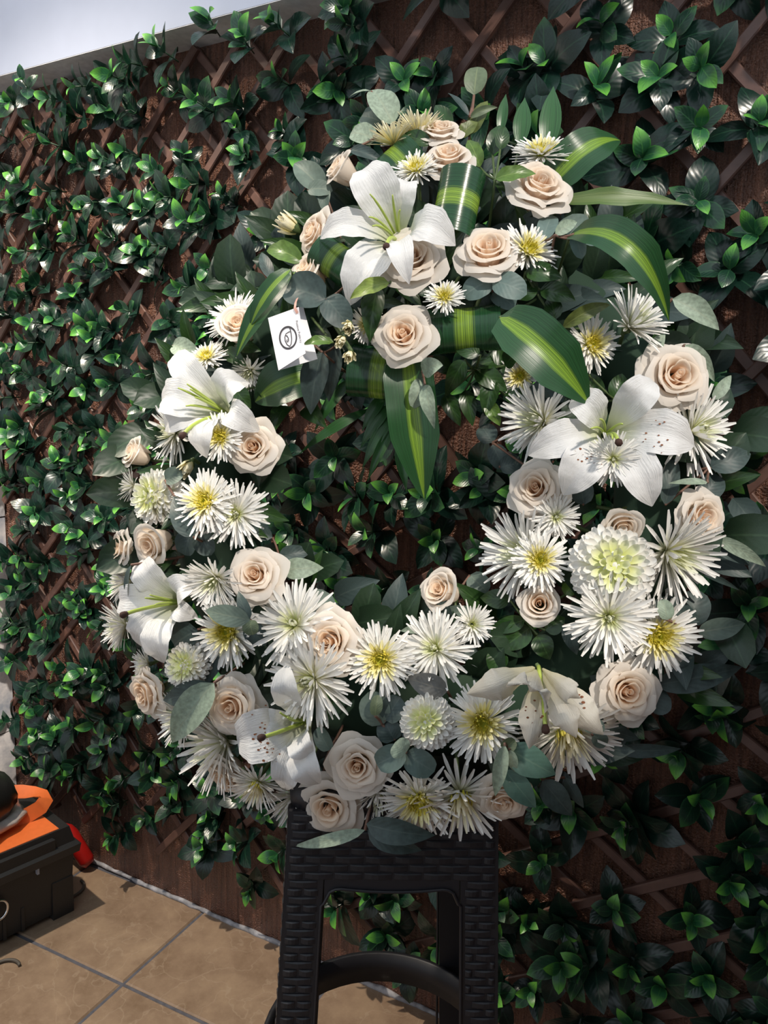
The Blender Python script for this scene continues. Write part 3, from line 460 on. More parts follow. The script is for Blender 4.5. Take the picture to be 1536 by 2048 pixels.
('eucalyptus_leaf', "sage leaf below the very large pompon's left side", [((0.2079, -0.1918, 0.0806), (0.2215, -0.2253, 0.0827), 0.0173, 'eucd', 0.1, 0)]),
('eucalyptus_sprig', 'grey leaves under the leaning rosebud', [((0.0593, -0.1839, 0.0296), (0.1089, -0.1763, 0.0308), 0.0187, 'euc', 0.1, 0), ((0.0477, -0.1997, 0.0354), (0.0104, -0.2051, 0.037), 0.0137, 'eucp', 0.1, 20), ((0.0955, -0.1325, 0.0183), (0.1177, -0.1542, 0.0223), 0.0279, 'euc', 0.1, 0)]),
('eucalyptus_leaf', "rounded dark leaf under the bluish lily's short right petals", [((-0.2479, -0.2118, 0.0538), (-0.2837, -0.2321, 0.0458), 0.0408, 'eucd', 0.1, 0)]),
('eucalyptus_leaf', 'dark twisted leaf in front of the left rim lily', [((-0.3303, -0.1325, 0.0826), (-0.3342, -0.183, 0.08), 0.0114, 'eucd', 0.1, 30)]),
('eucalyptus_leaf', "pale leaf behind the upper left lily's top petal", [((-0.3112, 0.1708, 0.05), (-0.2595, 0.1476, 0.0675), 0.0273, 'eucp', 0.1, 0)]),
('eucalyptus_leaf', 'tall grey leaf right of the right rim rose, above the spider chrysanthemum', [((0.3881, 0.0857, 0.0386), (0.4141, 0.1203, 0.0321), 0.0159, 'eucp', 0.1, 15)]),
('eucalyptus_leaf', 'feathered grey leaf left of the large peach rose at the right rim', [((0.304, 0.1243, 0.0703), (0.3265, 0.1597, 0.0827), 0.0181, 'eucp', 0.1, 10)]),
('laurel_sprig', 'glossy green laurel leaves left of the top cluster', [((-0.1236, 0.2644, 0.085), (-0.1814, 0.2969, 0.0675), 0.0273, 'olive', 0.2, 0), ((-0.1297, 0.2661, 0.075), (-0.158, 0.2884, 0.075), 0.0223, 'olivd', 0.1, 0), ((-0.1661, 0.2468, 0.075), (-0.1917, 0.2989, 0.0575), 0.0171, 'eucd', 0.1, 10)]),
('laurel_leaf', "lime green leaf below the top lily's lowest petal", [((0.0006, 0.2035, 0.145), (-0.0472, 0.1878, 0.145), 0.0202, 'lime', 0.15, 0)]),
('laurel_leaf', 'dark glossy leaf hanging above the greenish yellow daisy', [((-0.0184, 0.2122, 0.115), (-0.0268, 0.1451, 0.115), 0.0283, 'olivd', 0.1, 0)]),
('laurel_sprig', 'serrated green leaves beside the tall peach rose', [((0.1234, 0.35, 0.11), (0.173, 0.3573, 0.11), 0.021, 'olive', 0.1, 0), ((0.119, 0.4149, 0.06), (0.1284, 0.4605, 0.06), 0.0236, 'olivd', 0.1, 0), ((0.103, 0.3983, 0.06), (0.0861, 0.4422, 0.06), 0.021, 'olive', 0.15, 0), ((0.1288, 0.4147, 0.07), (0.1349, 0.4509, 0.07), 0.0194, 'olivd', 0.1, 15)]),
('laurel_sprig', 'olive green leaves rising behind the topmost roses', [((0.0603, 0.4756, 0.03), (0.0389, 0.5187, 0.03), 0.0233, 'olivd', 0.1, 0), ((0.0878, 0.4661, 0.03), (0.1109, 0.5202, 0.03), 0.0232, 'olivb', 0.1, 0), ((0.0749, 0.4566, 0.04), (0.0981, 0.4806, 0.04), 0.0203, 'olivb', 0.1, 0), ((0.0365, 0.4351, 0.06), (-0.0043, 0.454, 0.06), 0.0226, 'olivd', 0.1, 0)]),
('laurel_sprig', 'glossy dark leaves below the wide peach rose', [((0.1603, 0.2288, 0.105), (0.2046, 0.2224, 0.105), 0.0266, 'olivd', 0.1, 0), ((0.1786, 0.2103, 0.095), (0.2211, 0.1971, 0.095), 0.0267, 'olivd', 0.1, 0), ((0.1547, 0.1984, 0.095), (0.1756, 0.2232, 0.095), 0.0244, 'olivd', 0.1, 0), ((0.197, 0.1755, 0.085), (0.1911, 0.2078, 0.085), 0.0219, 'olivd', 0.1, 0)]),
('laurel_sprig', 'shaded laurel leaves filling the space under the striped bands', [((0.0986, 0.1349, 0.0245), (0.1407, 0.1072, 0.0244), 0.0288, 'olivd', 0.1, 0), ((0.0886, 0.1275, 0.085), (0.062, 0.0941, 0.0499), 0.0246, 'olivd', 0.1, 0), ((0.1213, 0.1211, 0.024), (0.1121, 0.0756, 0.0193), 0.0247, 'olivd', 0.1, 0), ((0.1068, 0.1334, 0.085), (0.0729, 0.1472, 0.085), 0.0221, 'olivd', 0.1, 0), ((0.1373, 0.1379, 0.033), (0.1557, 0.148, 0.059), 0.0232, 'olivd', 0.1, 0), ((0.085, 0.1135, 0.0071), (0.0955, 0.0663, 0.0048), 0.0226, 'olivd', 0.1, 0), ((0.0683, 0.1398, 0.012), (0.0346, 0.1434, 0.0435), 0.0239, 'olivd', 0.1, 0), ((0.1376, 0.1043, 0.0121), (0.1697, 0.0961, 0.0151), 0.0223, 'olivd', 0.1, 0), ((0.1151, 0.093, 0.0171), (0.1314, 0.0629, 0.0162), 0.0196, 'olive', 0.1, 10), ((0.0584, 0.1078, 0.0048), (0.0789, 0.0668, 0.0033), 0.0227, 'olivd', 0.1, 0)]),
('laurel_leaf', 'rolled olive leaf beside the lime-eyed chrysanthemum', [((0.2036, 0.1538, 0.115), (0.2591, 0.1827, 0.115), 0.0176, 'olivb', 0.2, 20)]),
('laurel_sprig', 'upright green leaves behind the big right lily', [((0.2695, 0.0805, 0.0626), (0.2786, 0.1145, 0.0638), 0.0243, 'olivd', 0.1, 0), ((0.2537, 0.085, 0.048), (0.2329, 0.1239, 0.0484), 0.0247, 'olivd', 0.1, 0), ((0.2838, 0.0796, 0.0646), (0.2959, 0.1014, 0.0645), 0.0157, 'olive', 0.1, 0), ((0.2195, 0.1208, 0.095), (0.2324, 0.0944, 0.0804), 0.0179, 'lime', 0.1, 10)]),
('laurel_sprig', 'dark green leaves under the small round peach rose', [((0.1631, -0.1872, 0.0578), (0.1189, -0.2016, 0.0557), 0.0203, 'olivd', 0.1, 0), ((0.1692, -0.1959, 0.0524), (0.1339, -0.2236, 0.0536), 0.0287, 'olivd', 0.1, 0), ((0.186, -0.1982, 0.0673), (0.2089, -0.1831, 0.068), 0.0235, 'olivd', 0.1, 0), ((0.1778, -0.2044, 0.0571), (0.192, -0.2329, 0.0608), 0.0261, 'olivd', 0.1, 0), ((0.1455, -0.1632, 0.0347), (0.1087, -0.1609, 0.0308), 0.0246, 'olivd', 0.1, 0), ((0.2094, -0.1566, 0.0621), (0.2211, -0.1386, 0.0618), 0.0177, 'olive', 0.1, 0), ((0.1339, -0.2236, 0.0549), (0.1254, -0.253, 0.0587), 0.0263, 'olivd', 0.1, 0)]),
('laurel_leaf', "small curling green leaf in front of the card's right edge", [((-0.0627, 0.1278, 0.155), (-0.0995, 0.127, 0.155), 0.0129, 'olive', 0.25, 10)]),
('laurel_sprig', 'shaded green leaves between the upper left lily and the card', [((-0.1794, 0.1076, 0.0633), (-0.1562, 0.0884, 0.0584), 0.0236, 'olivd', 0.1, 0), ((-0.2218, 0.1485, 0.085), (-0.1936, 0.1276, 0.085), 0.0208, 'olivd', 0.1, 0), ((-0.2127, 0.101, 0.0646), (-0.1912, 0.0772, 0.0637), 0.0263, 'olivd', 0.1, 0), ((-0.2086, 0.1549, 0.085), (-0.1746, 0.1472, 0.085), 0.0194, 'olivd', 0.1, 0)]),
('bamboo_palm_frond', 'narrow dark green blades fanning down into the hole', [((-0.0225, 0.1086, 0.0067), (-0.054, 0.0607, 0.0054), 0.0175, 'blade', 0.1, 0), ((-0.0156, 0.0953, 0.0043), (-0.0563, 0.037, 0.0036), 0.0175, 'blade', 0.1, 0), ((-0.012, 0.0817, 0.0028), (-0.0528, 0.0098, 0.0024), 0.0175, 'blade', 0.1, 0), ((-0.0084, 0.0681, 0.0018), (-0.0455, -0.0085, 0.0016), 0.0148, 'blade', 0.1, 0), ((-0.0478, 0.0911, -0.0041), (-0.1435, 0.0306, 0.0035), 0.015, 'blade', 0.1, 0), ((-0.0026, 0.0501, -0.0092), (0.0074, -0.02, -0.0095), 0.0176, 'blade', 0.1, 0), ((-0.0689, 0.1266, 0.0186), (-0.118, 0.0581, 0.0178), 0.0175, 'blade', 0.1, 0)]),
('bamboo_palm_frond', 'upright narrow leaf blades behind the upper right chrysanthemum', [((0.155, 0.4464, 0.03), (0.1614, 0.5227, 0.03), 0.0242, 'blade', 0.05, 0), ((0.1913, 0.4366, 0.03), (0.2, 0.5387, 0.03), 0.0294, 'blade', 0.05, 0), ((0.1281, 0.4699, 0.02), (0.1358, 0.5369, 0.02), 0.0151, 'blade', 0.05, 0)]),
('ruffled_leaf', 'long ruffled olive leaf pointing right from the tall peach rose', [((0.2047, 0.3509, 0.05), (0.369, 0.3466, 0.05), 0.0246, 'bladeo', 0.05, 0)]),
('cordyline_leaf', 'broad striped leaf below the pair of round leaves, pointing to the right lily', [((0.1312, 0.1521, 0.155), (0.2326, 0.0593, 0.1399), 0.0637, 'stripe', 0.15, 0)]),
('cordyline_leaf', 'arching striped leaf curving down to the right rim', [((0.2127, 0.2691, 0.115), (0.3274, 0.1662, 0.115), 0.0454, 'stripe', 0.45, 0)]),
('cordyline_leaf', 'striped leaf folded back behind the upper right chrysanthemum', [((0.1842, 0.3664, 0.04), (0.2868, 0.4501, 0.04), 0.0552, 'stripe', 0.25, 0)]),
('cordyline_leaf', 'striped leaf hanging straight down into the hole of the wreath', [((0.0147, 0.1553, 0.085), (0.0359, -0.0362, 0.0476), 0.0625, 'stripe', 0.08, 0)]),
('cordyline_leaf', 'dark striped leaf stretching left below the white card', [((-0.0983, 0.1193, 0.0677), (-0.1868, 0.0863, 0.0783), 0.0593, 'stripe', 0.15, 0)]),
('cordyline_leaf', 'bright striped leaf slanting down left of the white card', [((-0.1212, 0.2314, 0.125), (-0.1981, 0.1319, 0.125), 0.0273, 'stripe', 0.1, 0)]),
('cordyline_leaf', 'short striped leaf above the slanting one left of the card', [((-0.1216, 0.2251, 0.145), (-0.175, 0.1632, 0.145), 0.0243, 'stripe', 0.1, 0)]),
]
LOOPS=[
((-0.0066, 0.415, 0.06), 42, 0.0614, 0.0267, 'striped leaf rolled into a loop behind the top lily'),
((0.0762, 0.3208, 0.115), 80, 0.0862, 0.0271, 'upright striped leaf roll right of the top lily'),
((-0.0772, 0.2598, 0.105), -38, 0.0569, 0.0227, 'striped leaf roll under the left petal of the top lily'),
((0.086, 0.1674, 0.095), 3, 0.092, 0.027, 'striped leaf band rolled sideways below the withered daisy'),
((-0.0246, 0.1282, 0.0563), -8, 0.0761, 0.0336, 'striped leaf band rolled beneath the rose right of the buds'),
]
CARD={'TL': (-0.1428, 0.1606, 0.155), 'BL': (-0.1265, 0.0951, 0.155), 'TR': (-0.1024, 0.1678, 0.167), 'BR': (-0.0914, 0.1108, 0.167), 'bTR': (-0.1049, 0.1811, 0.139), 'bBR': (-0.084, 0.1139, 0.139)}
RING_C=(0.0336, -0.0067)
WREATH_AXES=[(0.94, -0.1348, 0.3135, -0.4667), (0.3384, 0.2496, -0.9073, -0.3527), (0.044, 0.9589, 0.2803, 1.1014), (0.0, 0.0, 0.0, 1.0)]
WA = np.array(WREATH_AXES); WI = np.linalg.inv(WA); CAMP = np.array(CAMERA_AXES)[:3, 3]
def behind_wreath(p):
    a = (WI @ np.append(p, 1))[:3]; c = (WI @ np.append(CAMP, 1))[:3]; t = c[2]/(c[2]-a[2]); q = c+(a-c)*t
    return 0.16 < math.hypot(q[0]-RING_C[0], q[1]-RING_C[1]) < 0.40
def seg_clip(p, d, x0, x1, z0, z1):
    lo, hi = -9, 9
    for a, b0, b1, dd in ((p[0], x0, x1, d[0]), (p[1], z0, z1, d[1])):
        t0, t1 = (b0-a)/dd, (b1-a)/dd
        if t0 > t1: t0, t1 = t1, t0
        lo = max(lo, t0); hi = min(hi, t1)
    return lo, hi
def panel(label, x0, x1, z0, z1, slope, gap, dens, seed, big=1.0, ragged=0.0, low=1.0):
    r = random.Random(seed)
    root = thing('leaf_trellis', label, 'trellis', ((x0+x1)/2, 0, z0), 'expanding trellis panels covered in artificial leaves')
    ox, oz = (x0+x1)/2, z0
    for sgn, yy in ((1, -0.020), (-1, -0.0095)):
        d = np.array((math.cos(math.radians(slope)), sgn*math.sin(math.radians(slope)))); nslat = 60
        for k in range(-nslat, nslat):
            p = np.array((ox+k*gap+r.uniform(-.006, .006), (z0+z1)/2)); lo, hi = seg_clip(p, d, x0, x1, z0, z1)
            if hi-lo < 0.08: continue
            a = p+d*lo; L = hi-lo
            Rm = np.array([(d[0], 0, -d[1]), (0, 1, 0), (d[1], 0, d[0])]); w = 0.0085
            e = 0.002; b = MB()
            prf = [(-w, 0.0048), (-w, -0.003), (-w+e, -0.0052), (w-e, -0.0052), (w, -0.003), (w, 0.0048)]
            V = [(0, y, z) for z, y in prf]+[(L, y, z) for z, y in prf]
            b.add(V, [(i, (i+1) % 6, 6+(i+1) % 6, 6+i) for i in range(6)]+[(5,4,3,2,1,0), (6,7,8,9,10,11)])
            obj('slat', b.mesh('slat', M['slat'], False), root, mat4(Rm, (a[0]-ox, yy, a[1]-oz)))
    leaves = []; stems = MB(); nx = max(1, int((x1-x0)/dens)); nz = max(1, int((z1-z0)/dens))
    for i in range(nx):
        for j in range(nz):
            x = x0+(i+0.5+0.5*(j % 2)+r.uniform(-.42, .42))*(x1-x0)/nx; z = min(1.862, z0+(j+0.5+r.uniform(-.42, .42))*(z1-z0)/nz)
            if x > x1+.02 or (z < z0+ragged*abs(math.sin(x*23)) ): continue
            ax = unit((r.uniform(-.55, .55), -1.0, r.uniform(-.35, .65))); base = np.array((x, -0.022-r.uniform(0, .012)-(0.045 if z > 1.80 else 0), z))
            Fm = frame(ax, (0, 0, 1)); a0 = r.uniform(0, 6.28); hgt = r.uniform(0.022, 0.045)*low; s = big*r.uniform(0.85, 1.12)
            stems.tube([base-np.array((0, -.012, 0))-np.array((ox, 0, oz)), base+ax*hgt*0.5-np.array((ox, 0, oz)), base+ax*hgt-np.array((ox, 0, oz))], 0.0016, 4)
            for tier, (cnt, ln, el, up) in enumerate(((r.choice((3, 4, 4)), 0.066, (0, 30), 0.0), (r.choice((2, 3)), 0.050, (15, 45), 0.55), (r.choice((2, 3, 3)), 0.036, (30, 62), 1.0))):
                for q in range(cnt):
                    az = a0+tier*1.1+q*6.283/cnt+r.uniform(-.35, .35); e = math.radians(r.uniform(*el))*(0.4+0.6*low)
                    dl = np.array((math.cos(az)*math.cos(e), math.sin(az)*math.cos(e), math.sin(e))); dn = np.array((-math.cos(az)*math.sin(e), -math.sin(az)*math.sin(e), math.cos(e)))
                    X = Fm@dl; Z = Fm@dn; Y = np.cross(Z, X); tw = r.uniform(-.5, .5); Y, Z = Y*math.cos(tw)+Z*math.sin(tw), Z*math.cos(tw)-Y*math.sin(tw)
                    L = ln*s*r.uniform(0.8, 1.15); k = HKEYS[tier] if r.random() < 0.8 else HKEYS[max(0, tier-1)]
                    o = base+ax*hgt*up
                    tip = o+X*L
                    if tip[1] > -0.006: X = unit(X+np.array((0, (-0.006-tip[1])/L, 0))); Y = unit(np.cross(Z, X)); Z = np.cross(X, Y)
                    me_ = r.choice(HL[k]); R3_ = np.array([X, Y, Z]).T; vv = HRAW[me_.name][0]*L@R3_.T
                    o = o+np.array((max(0, -1.787-(vv[:, 0].min()+o[0])), min(0, -0.004-(vv[:, 1].max()+o[1])), 0))
                    if z0+0 > -1 and (vv[:, 2]+o[2]).max() > 1.878 and (vv[(vv[:, 2]+o[2]) > 1.872][:, 1]+o[1]).max() > -0.086: continue
                    leaves.append((o-np.array((ox, 0, oz)), R3_, L, k, me_))
    vis = []
    for i, lf in enumerate(leaves):
        p = lf[0]+np.array((ox, 0, oz)); dd = np.linalg.norm(p-CAMP); vis.append((lf[2]/dd*(0.2 if behind_wreath(p) else 1.0), i))
    vis.sort(reverse=True); top = set(i for _, i in vis[:300])
    VV = []; FF = []; UU = []; MI = []; off = 0
    for i, (o, R3, L, k, me) in enumerate(leaves):
        if i in top: obj('leaf', me, root, mat4(R3, o, L)); continue
        V, F, _ = HRAW[me.name]; VV.append(V*L@R3.T+o); FF.append(F+off); off += len(V); MI += [HKEYS.index(k)]*len(F); UU.append(np.array([(0.5+0.5*(2*(q % 5)/4-1), (q//5)/6) for q in range(len(V))]))
    me = mesh('foliage', np.concatenate(VV), np.concatenate(FF), [M[k] for k in HKEYS], np.concatenate(UU)); me.polygons.foreach_set('material_index', MI)
    fo = obj('foliage', me, root); fo['kind'] = 'stuff'
    st = obj('twigs', stems.mesh('twigs', M['hedge_stem']), root); st['kind'] = 'stuff'
    return root
panel('left trellis panel densely covered in glossy dark green leaves, ending above the tiles', -1.77, -0.86, 0.12, 1.875, 47, 0.125, 0.078, 1, 1.0, 0.10)
panel('upper right trellis panel with sunlit leaves and wide gaps showing the brown wall', -0.86, 0.12, 0.98, 1.875, 49, 0.150, 0.088, 2, 1.10, 0.0, 0.72)
panel('lower right trellis panel in deep shade with flattened diamond lattice', -0.86, 0.16, 0.10, 0.98, 33, 0.190, 0.086, 3, 1.08)

# ---------------------------------------------------------------- stool
def build_stool():
    zs = 0.738; yaw = math.radians(30.5); c, s = math.cos(yaw), math.sin(yaw)
    cx, cy = STOOL_XY; H = 0.125
    Rz = np.array([(c, -s, 0), (s, c, 0), (0, 0, 1.0)]); Rz = np.array([(c, s, 0), (-s, c, 0), (0, 0, 1.0)]).T
    root = thing('bar_stool', 'tall charcoal plastic stool with woven rattan relief, under the wreath', 'stool', mw=mat4(Rz, (cx, cy, 0)))
    hw = lambda z: H+0.030*(zs-z)/zs          # half width grows towards the floor
    b = MB(); n = 24; V = []
    def sq(h, z, rr=0.03):
        out = []
        for q, (sx, sy) in enumerate(((1, 1), (-1, 1), (-1, -1), (1, -1))):
            for k in range(6):
                a = math.pi/2*q+math.pi/2*k/5; out.append((sx*(h-rr)+rr*math.cos(a), sy*(h-rr)+rr*math.sin(a), z))
        return out
    rings = [sq(H-.006, zs-.030), sq(H+.002, zs-.028), sq(H+.003, zs-.010), sq(H-.003, zs-.002), sq(H-.012, zs), sq(H-.03, zs-.001)]
    for q in rings: V += q
    F = [(i*n+j, i*n+(j+1) % n, (i+1)*n+(j+1) % n, (i+1)*n+j) for i in range(len(rings)-1) for j in range(n)]+[tuple((len(rings)-1)*n+j for j in range(n)), tuple(range(n))[::-1]]
    obj('seat', b.add(V, F).mesh('seat', M['stool']), root)
    lw = 0.047; th = 0.006; za = zs-0.123
    # legs: L-shaped corner posts
    for sx in (-1, 1):
        for sy in (-1, 1):
            b = MB(); zz = np.linspace(0, zs-.028, 8); V = []
            for z in zz:
                h = hw(z); w = lw-0.004*(zs-z)/zs
                for (a, q) in ((h, h), (h-w, h), (h-w, h-th), (h-th, h-th), (h-th, h-w), (h, h-w)): V.append((sx*a, sy*q, z))
            F = [(i*6+j, i*6+(j+1) % 6, (i+1)*6+(j+1) % 6, (i+1)*6+j) for i in range(7) for j in range(6)]+[(0, 1, 2, 3, 4, 5), tuple(42+j for j in range(6))]
            obj('leg', b.add(V, F).mesh('leg', M['stool'], False), root)
    # aprons with rounded arch below
    for q in range(4):
        a = math.pi/2*q; Ra = np.array([(math.cos(a), -math.sin(a), 0), (math.sin(a), math.cos(a), 0), (0, 0, 1)])
        xs = np.linspace(-(H-lw+.004), H-lw+.004, 25); V = []
        for x in xs:
            d = (H-lw+.004)-abs(x); rr = 0.022; zb = za - 0.006*(1-(x/(H-lw))**2) - (rr-math.sqrt(max(0, rr*rr-(rr-d)**2)) if d < rr else 0)
            for (z, t) in ((zs-.026, 0), (zb, 0), (zb, th), (zs-.026, th)): V.append((x, -hw(z)+t, z))
        F = [(i*4+j, i*4+(j+1) % 4, (i+1)*4+(j+1) % 4, (i+1)*4+j) for i in range(24) for j in range(4)]
        ap = obj('apron', MB().add(np.array(V)@Ra.T, F).mesh('apron', M['stool'], False), root)
        # rim bead round the opening
        rim = [(-(H-lw+.002)-.028*(zs-z)/zs+.002*(zs-z)/zs, -hw(z)-.001, z) for z in np.linspace(0.02, za-.024, 12)]
        arch = [(x, -hw(v[2])-.001, v[2]) for x, v in zip(xs, V[1::4])]
        rim2 = [(-p[0], p[1], p[2]) for p in rim[::-1]]
        obj('rim', MB().tube(np.array(rim+arch+rim2)@Ra.T, 0.0022, 5).mesh('rim', M['stool']), ap)
        # woven strands
        b = MB(); pitch = 0.0105; row = 0; z = zs-.036
        while z > 0.03:
            h = hw(z)
            def zone(x): return abs(x) > h-lw+.008 or (z > za+.006)
            step = 0.036; x = -h+.004-(row % 2)*step/2
            while x < h-.004:
                xa, xb = max(x+.002, -h+.004), min(x+step-.001, h-.004); x += step
                if z <= za+.006:                      # only on the legs
                    if xa < -(h-lw+.006) < xb: xb = -(h-lw+.006)
                    if xa < (h-lw+.006) < xb: xa = h-lw+.006
                if xb-xa < 0.006 or not zone((xa+xb)/2): continue
                px = np.linspace(xa, xb, 5); V = []
                for k, xx in enumerate(px):
                    o = 0.0006+0.0020*math.sin(math.pi*k/4)
                    for (dz, f) in ((.0044, 0.3), (.0030, 1.0), (-.0030, 1.0), (-.0044, 0.3)): V.append((xx, -h-o*f, z+dz))
                F = [(i*4+j, i*4+j+1, (i+1)*4+j+1, (i+1)*4+j) for i in range(4) for j in range(3)]
                b.add(np.array(V)@Ra.T, F)
            z -= pitch; row += 1
        wv = obj('woven_strands', b.mesh('woven_strands', M['stool'], False), root); wv['kind'] = 'stuff'
    # round footrest band
    n = 48; V = []; zh = HOOP[0]; rh = HOOP[1]
    for k in range(n):
        a = 2*math.pi*k/n
        for (r_, z) in ((rh, zh), (rh, zh-.05), (rh-.008, zh-.05), (rh-.008, zh)): V.append((r_*math.cos(a), r_*math.sin(a), z))
    F = [(i*4+j, i*4+(j+1) % 4, ((i+1) % n)*4+(j+1) % 4, ((i+1) % n)*4+j) for i in range(n) for j in range(4)]
    obj('footrest_band', MB().add(V, F).mesh('footrest_band', M['stool']), root)
STOOL_XY = (-0.452, -0.383); HOOP = (0.292, 0.172)
build_stool()

# ---------------------------------------------------------------- toolbox corner
def build_toolbox():
    yaw = math.radians(-12); c, s = math.cos(yaw), math.sin(yaw)
    R3 = np.array([(c, -s, 0), (s, c, 0), (0, 0, 1)])             # local -x goes back to the left wall, local -y towards the viewer
    root = thing('toolbox', 'black plastic toolbox with an orange lid panel on the tiles at lower left', 'toolbox', mw=mat4(R3, (-1.394, -0.158, 0)))
    def rbox(b, x0, x1, y0, y1, z0, z1, e=.006, t=(0, 0)):
        b.add([(x0,y0,z0),(x1,y0,z0),(x1,y1,z0),(x0,y1,z0),(x0-t[0]+0,y0-t[1],z1-e),(x1+t[0],y0-t[1],z1-e),(x1+t[0],y1+t[1],z1-e),(x0-t[0],y1+t[1],z1-e),
               (x0-t[0]+e,y0-t[1]+e,z1),(x1+t[0]-e,y0-t[1]+e,z1),(x1+t[0]-e,y1+t[1]-e,z1),(x0-t[0]+e,y1+t[1]-e,z1)],
              [(0,3,2,1),(0,1,5,4),(1,2,6,5),(2,3,7,6),(3,0,4,7),(4,5,9,8),(5,6,10,9),(6,7,11,10),(7,4,8,11),(8,9,10,11)]); return b
    X0, L = -0.33, -0.46
    b = rbox(MB(), X0, 0, L, 0, 0.012, 0.172, .004, (.008, .008))
    rbox(b, X0+.01, 0.006, -0.045, 0.004, 0.0, 0.10, .01); rbox(b, X0+.01, .006, -0.24, -0.19, 0.0, 0.10, .01)
    rbox(b, -.05, .004, -0.115, -0.108, 0.01, 0.07, .004); rbox(b, -.05, .004, -0.155, -0.148, 0.01, 0.07, .004)
    obj('body', b.mesh('body', M['black_plastic'], False), root)
    b = rbox(MB(), X0-.02, 0.032, L-.02, 0.009, 0.160, 0.187, .008, (.003, .003))
    obj('rim', b.mesh('rim', M['black_plastic'], False), root)
    b = MB(); z0, z1 = 0.185, 0.224
    b.add([(X0-.01,L,z0),(0.026,L,z0),(0.026,0.002,z0),(X0-.01,0.002,z0),(X0+.01,L,z1),(0.021,L,z1),(0.021,-0.008,z1),(X0+.01,-0.008,z1)],
          [(0,1,5,4),(1,2,6,5),(2,3,7,6),(3,0,4,7),(4,5,6,7)])
    rbox(b, .0, .029, -0.30, -0.045, .185, .213, .004)
    lid = obj('lid', b.mesh('lid', M['black_plastic'], False), root)
    ins = obj('lid_panel', rbox(MB(), -.068, 0.017, L+.03, -0.030, 0.2235, 0.2260, .001).mesh('lid_panel', M['orange'], False), lid); ins['label'] = 'flat orange panel'
    # folded orange carry handle lying on the lid
    P = [(-.066, -.20, .226), (-.066, -.10, .230), (-.062, -.065, .240), (-.056, -.038, .250), (-.062, -.022, .262), (-.085, -.024, .268), (-.11, -.036, .266), (-.14, -.050, .262), (-.17, -.07, .256), (-.19, -.12, .240), (-.20, -.20, .228)]
    V, F, U = ribbon(P, (1, .3, 0.5), [0.034]*len(P), nu=3)
    b = MB(); b.add(V, F, U); V2 = [np.array(v)+np.array((.004, .002, .002)) for v in V]; b.add(V2, [f[::-1] for f in F], U)
    hd = obj('carry_handle', b.mesh('carry_handle', M['orange']), root); hd['label'] = 'folded orange carry handle'
    la = obj('latch', rbox(MB(), .008, .016, -0.082, -0.077, .136, .158, .001).mesh('latch', M['white_paint'], False), root); la['label'] = 'small white catch'
    t = np.linspace(0, 2*math.pi, 25)[:-1]
    rg = obj('ring', MB().tube([(0.016, -0.166+.018*math.cos(a), 0.095+.022*math.sin(a)) for a in t], .0032, 6, True).mesh('ring', M['chrome']), root); rg['label'] = 'chrome ring'
build_toolbox()
def build_helmet():
    root = thing('black_bag', 'black bag in clear plastic film lying on the orange lid of the toolbox', 'bag', (-1.525, -0.322, 0.232))
    def blob(rx, ry, rz, cz, seed, a=0.06, cut=-1.0):
        r = random.Random(seed); V = []; F = []; nu, nv = 20, 12
        for j in range(nv+1):
            th = math.pi*j/nv
            for i in range(nu):
                ph = 2*math.pi*i/nu; k = 1+a*math.sin(3*ph+j*.7)*math.sin(th)+a*.5*math.sin(7*ph+2)
                V.append((rx*k*math.sin(th)*math.cos(ph), ry*k*math.sin(th)*math.sin(ph), cz+max(cut*rz, rz*math.cos(th))))
        for j in range(nv):
            for i in range(nu): F.append((j*nu+i, (j+1)*nu+i, (j+1)*nu+(i+1) % nu, j*nu+(i+1) % nu))
        return MB().add(V, F)
    obj('bag_body', blob(.088, .11, .07, .068, 1).mesh('bag_body', M['bag']), root)
    f = obj('film', blob(.097, .12, .022, .021, 2, .12, -.9).mesh('film', M['film']), root); f['label'] = 'crumpled clear plastic film'
build_helmet()
red = MB(); red.tube([(-1.560, -0.046, .105), (-1.548, -0.044, .096), (-1.535, -0.042, .085), (-1.488, -0.034, .026), (-1.478, -0.032, .017)], [.008, .018, .021, .020, .013], 12)
tag(obj('red_cylinder', red.mesh('red_cylinder', M['red'])), 'small red cylinder leaning in the corner behind the toolbox', 'cylinder')
t = np.linspace(0, 1, 24); loop = [(-1.46+.0*q+.035*math.sin(q*5.2), -0.115+.04*math.cos(q*5.2), .004) for q in t]
tag(obj('cable', MB().tube(loop, .0035, 6).mesh('cable', M['cable'])), 'grey cable loop on the tiles between toolbox and wall', 'cable')
loop = [(-1.372-.03*math.cos(q*4.2-2.1)+.02, -0.36+.03*math.sin(q*4.2-2.1), .004) for q in t]
tag(obj('cable', MB().tube(loop, .0035, 6).mesh('cable', M['cable'])), 'grey cable loop on the tiles in front of the toolbox at the picture edge', 'cable')

